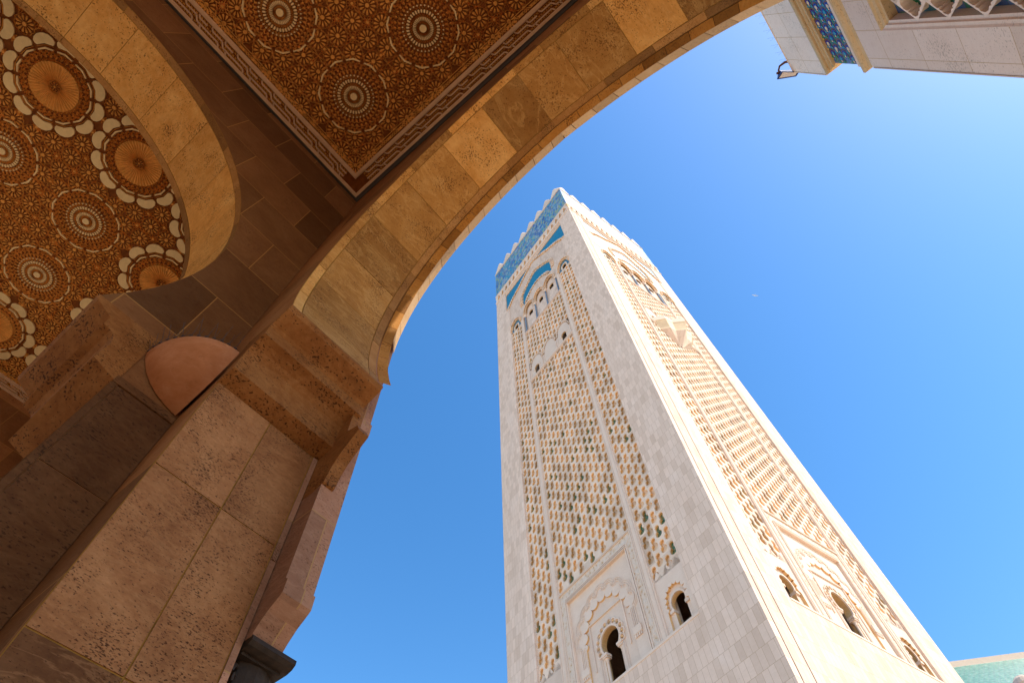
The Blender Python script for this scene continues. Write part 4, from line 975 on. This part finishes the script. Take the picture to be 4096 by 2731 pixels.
for r_ in range(20):
    for c_ in range(-1, 6):
        zc = 13.03 - 0.4 * r_ + 0.0; yc = YE - 0.48 - 0.68 * c_ - (0.34 if r_ % 2 else 0)
        if yc > YE - 0.3 or yc < 2.2 or zc < 6.4: continue
        tile(s, [(yc + 0.15 * math.cos(R(a)), zc + 0.17 * math.sin(R(a))) for a in range(0, 331, 30)], 0.004, 3)
        tile(s, [(yc + 0.11 * math.cos(R(a)), zc + 0.13 * math.sin(R(a))) for a in range(0, 331, 30)], 0.008, 1)
        tile(s, [(yc - 0.02, zc - 0.05), (yc + 0.06, zc - 0.06), (yc + 0.09, zc), (yc + 0.06, zc + 0.06), (yc - 0.02, zc + 0.05), (yc - 0.05, zc)], 0.012, 2)
        tile(s, [(yc + 0.08, zc - 0.03), (yc + 0.15, zc - 0.05), (yc + 0.15, zc + 0.05), (yc + 0.08, zc + 0.03)], 0.014, 5)
        for q in (1, -1):
            tile(s, [(yc + 0.02, zc + q * 0.19), (yc + 0.2, zc + q * 0.12), (yc + 0.24, zc + q * 0.2), (yc + 0.06, zc + q * 0.27)], 0.010, 6)
            tile(s, [(yc - 0.24, zc + q * 0.10), (yc - 0.14, zc + q * 0.16), (yc - 0.18, zc + q * 0.24), (yc - 0.27, zc + q * 0.2)], 0.010, 6)
pp(s, 'tile_ground', ['zel_bg', 'zel_blue', 'zel_teal', 'zel_brown', 'zel_yellow', 'zel_cream', 'zel_green'])
s = MB(); hole = np.array(CH + [(-x, z) for x, z in reversed(CH[1:-1])]) * 0.78; nh = len(hole)
ang = np.arctan2(hole[:, 1] / 0.4, hole[:, 0] / 0.34); rad = 1 / (np.abs(np.cos(ang)) + np.abs(np.sin(ang)))
dia = np.c_[np.cos(ang) * rad * 0.34, np.sin(ang) * rad * 0.4]
for want, p in ((0, (0.34, 0)), (math.pi / 2, (0, 0.4)), (math.pi, (-0.34, 0)), (-math.pi / 2, (0, -0.4))):
    dia[int(np.argmin(np.abs(np.angle(np.exp(1j * (ang - want))))))] = p
for r_ in range(21):
    for c_ in range(-1, 6):
        zc = 13.03 + 0.4 - 0.4 * r_; yc = YE - 0.14 - 0.34 - 0.68 * c_ + (0.34 if r_ % 2 == 0 else 0)
        if zc > 13.5 or zc < 6.3 or yc > YE + 0.0 or yc < 2.2: continue
        lim = YE - 0.13
        cl = lambda y: min(y, lim)
        rings = ((dia, 0.05), (hole, 0.05), (hole, 0.24)) if yc < lim - 0.2 else None
        if rings is None: continue
        V = []
        for rg, dx in rings: V += [(PX + dx, cl(yc + a), zc + b) for a, b in rg]
        s.add(V, [(k * nh + i, k * nh + (i + 1) % nh, (k + 1) * nh + (i + 1) % nh, (k + 1) * nh + i) for k in range(2) for i in range(nh)], [0] * nh + [1] * nh)
pp(s, 'cusped_lattice', ['pylon_trim', 'pylon_trim'])

# floodlight bolted to the end of the parapet
fl = thing('floodlight', 'blue floodlight with rusty bracket hanging off the parapet corner against the sky', 'floodlight', (5.8, 5.75, 19.0))
FM = Matrix.Translation((-5.8, -5.75, -19.0))
def fp(mb, name, mats, smooth=False):
    o = mb.build(name, mats, fl, smooth); o.matrix_parent_inverse = FM; return o
s = MB()
quad0 = [(5.405, 5.525, 18.42), (5.83, 5.78, 18.42), (5.93, 5.745, 18.44), (5.59, 5.45, 18.44)]
quad1 = [(5.52, 5.50, 18.60), (5.80, 5.66, 18.60), (5.86, 5.62, 18.62), (5.62, 5.44, 18.62)]
s.add(quad0 + quad1, [(0, 1, 2, 3), (7, 6, 5, 4), (0, 1, 5, 4), (1, 2, 6, 5), (2, 3, 7, 6), (3, 0, 4, 7)], 0); fp(s, 'lamp_body', ['lamp_blue'])
s = MB(); q = [Vector(p) for p in quad0]; m = sum(q, Vector()) / 4; s.add([m + (p - m) * 0.86 - Vector((0, 0, 0.012)) for p in q], [(0, 1, 2, 3)], 0); fp(s, 'lamp_glass', ['lamp_glass'])
s = MB()
for i in range(4): s.tube([q[i] - Vector((0, 0, .006)), q[(i + 1) % 4] - Vector((0, 0, .006))], 0.016, 5)
fp(s, 'bezel', ['lamp_blue'])
s = MB(); s.tube([(5.87, 5.36, 18.5), (5.80, 5.335, 18.56), (5.68, 5.36, 18.66), (5.60, 5.42, 18.62), (5.54, 5.46, 18.52)], [0.035, 0.032, 0.026, 0.026, 0.022], 6); s.tube([(5.50, 5.43, 18.54), (5.56, 5.47, 18.54)], 0.032, 8)
fp(s, 'bracket', ['rust'])
# spikes along the parapet edge
sp = MB()
for i in range(14):
    y = 2.4 + 0.22 * i
    for k in (-1, 1): sp.tube([(PX - 0.15, y, 18.48), (PX - 0.26 + 0.02 * k, y + 0.05 * k, 18.62)], 0.0018, 3)
tag(sp.build('bird_spikes', ['spike']), 'fine bird spikes along the top edge of the pale pylon', 'bird spikes')

# ------------------------------------------------------------------ prayer hall roof far behind, capped post, gull
d1 = Vector((9.95, 5.8, 0)).normalized(); dn = Vector((d1.y, -d1.x, 0))
A_ = Vector((0.0, 116.3, 0)) - d1 * 55; L_ = 190
hall = thing('prayer_hall', 'large far hall with a green tiled roof and pale ridge behind the minaret', 'building', A_ + d1 * 60)
HMI = Matrix.Translation(-(A_ + d1 * 60))
rb = Matrix((d1, dn, Vector((0, 0, 1)))).transposed().to_4x4()
def hp(mb, name, mats):
    o = mb.build(name, mats, hall); o.matrix_parent_inverse = HMI; o.matrix_basis = Matrix.Translation(A_) @ rb; return o
s = MB()
N_ = 1
s.add([(0, 0.3, 59.3), (L_, 0.3, 59.3), (L_, 42, 20), (0, 42, 20)], [(0, 1, 2, 3)], 0); s.add([(0, -0.3, 59.3), (L_, -0.3, 59.3), (L_, -42, 20), (0, -42, 20)], [(0, 1, 2, 3)], 0)
hp(s, 'roof', ['roof'])
s = MB(); s.box(0, L_, -0.6, 0.6, 58.9, 60.0, 0); hp(s, 'ridge_coping', ['marble_plain'])
s = MB(); s.box(0.5, L_ - 0.5, -40, 40, 0, 20.2, 0); hp(s, 'wall', ['marble'])
s = MB()
px_, py_ = 0.057 * 24, 0.998 * 24; zt = 1.6 + 0.452 * 24 + 0.05
s.box(px_ - 0.32, px_ + 0.32, py_ - 0.32, py_ + 0.32, 0, zt - 0.75, 0); s.box(px_ - 0.40, px_ + 0.40, py_ - 0.40, py_ + 0.40, zt - 0.749, zt - 0.58, 0)
s.lathe([(0.2, -0.58), (0.24, -0.5), (0.22, -0.42), (0.30, -0.34), (0.33, -0.22), (0.29, -0.08), (0.18, 0.02), (0.0, 0.06)], (px_, py_, zt), 20)
o = s.build('stone_post', ['marble_plain']); tag(o, 'pale post with rounded stone cap just rising into the lower right corner', 'post')

gu = MB(); gp = Vector((6.652, 37.477, 60.347 - 1.6)) * 2.4 + Vector((0, 0, 1.6))
gu.lathe([(0.0, -0.24), (0.04, -0.2), (0.085, -0.05), (0.09, 0.06), (0.06, 0.17), (0.055, 0.22), (0.03, 0.27), (0.0, 0.3)], (0, 0, 0), 10, 0, T=lambda x, y, z: (x, z, y))
for sg in (1, -1):
    gu.add([(sg * 0.06, 0.12, 0.03), (sg * 0.06, -0.06, 0.03), (sg * 0.42, 0.15, 0.14), (sg * 0.42, -0.02, 0.14), (sg * 0.8, 0.0, 0.08), (sg * 0.8, -0.09, 0.08), (sg * 0.06, 0.12, 0.0), (sg * 0.06, -0.06, 0.0), (sg * 0.42, 0.15, 0.125), (sg * 0.42, -0.02, 0.125)],
           [(0, 1, 3, 2), (2, 3, 5, 4), (6, 8, 9, 7), (8, 4, 5, 9), (0, 2, 8, 6), (2, 4, 8), (1, 7, 9, 3), (3, 9, 5)], 0)
gu.add([(-0.03, -0.2, 0.01), (0.03, -0.2, 0.01), (0.08, -0.36, 0.0), (-0.08, -0.36, 0.0)], [(0, 1, 2, 3)], 0)
o = gu.build('gull', ['gull'], None, True); o.location = gp; o.rotation_euler = (R(10), R(25), R(40))
tag(o, 'tiny white gull gliding alone in the blue sky right of the minaret', 'bird')
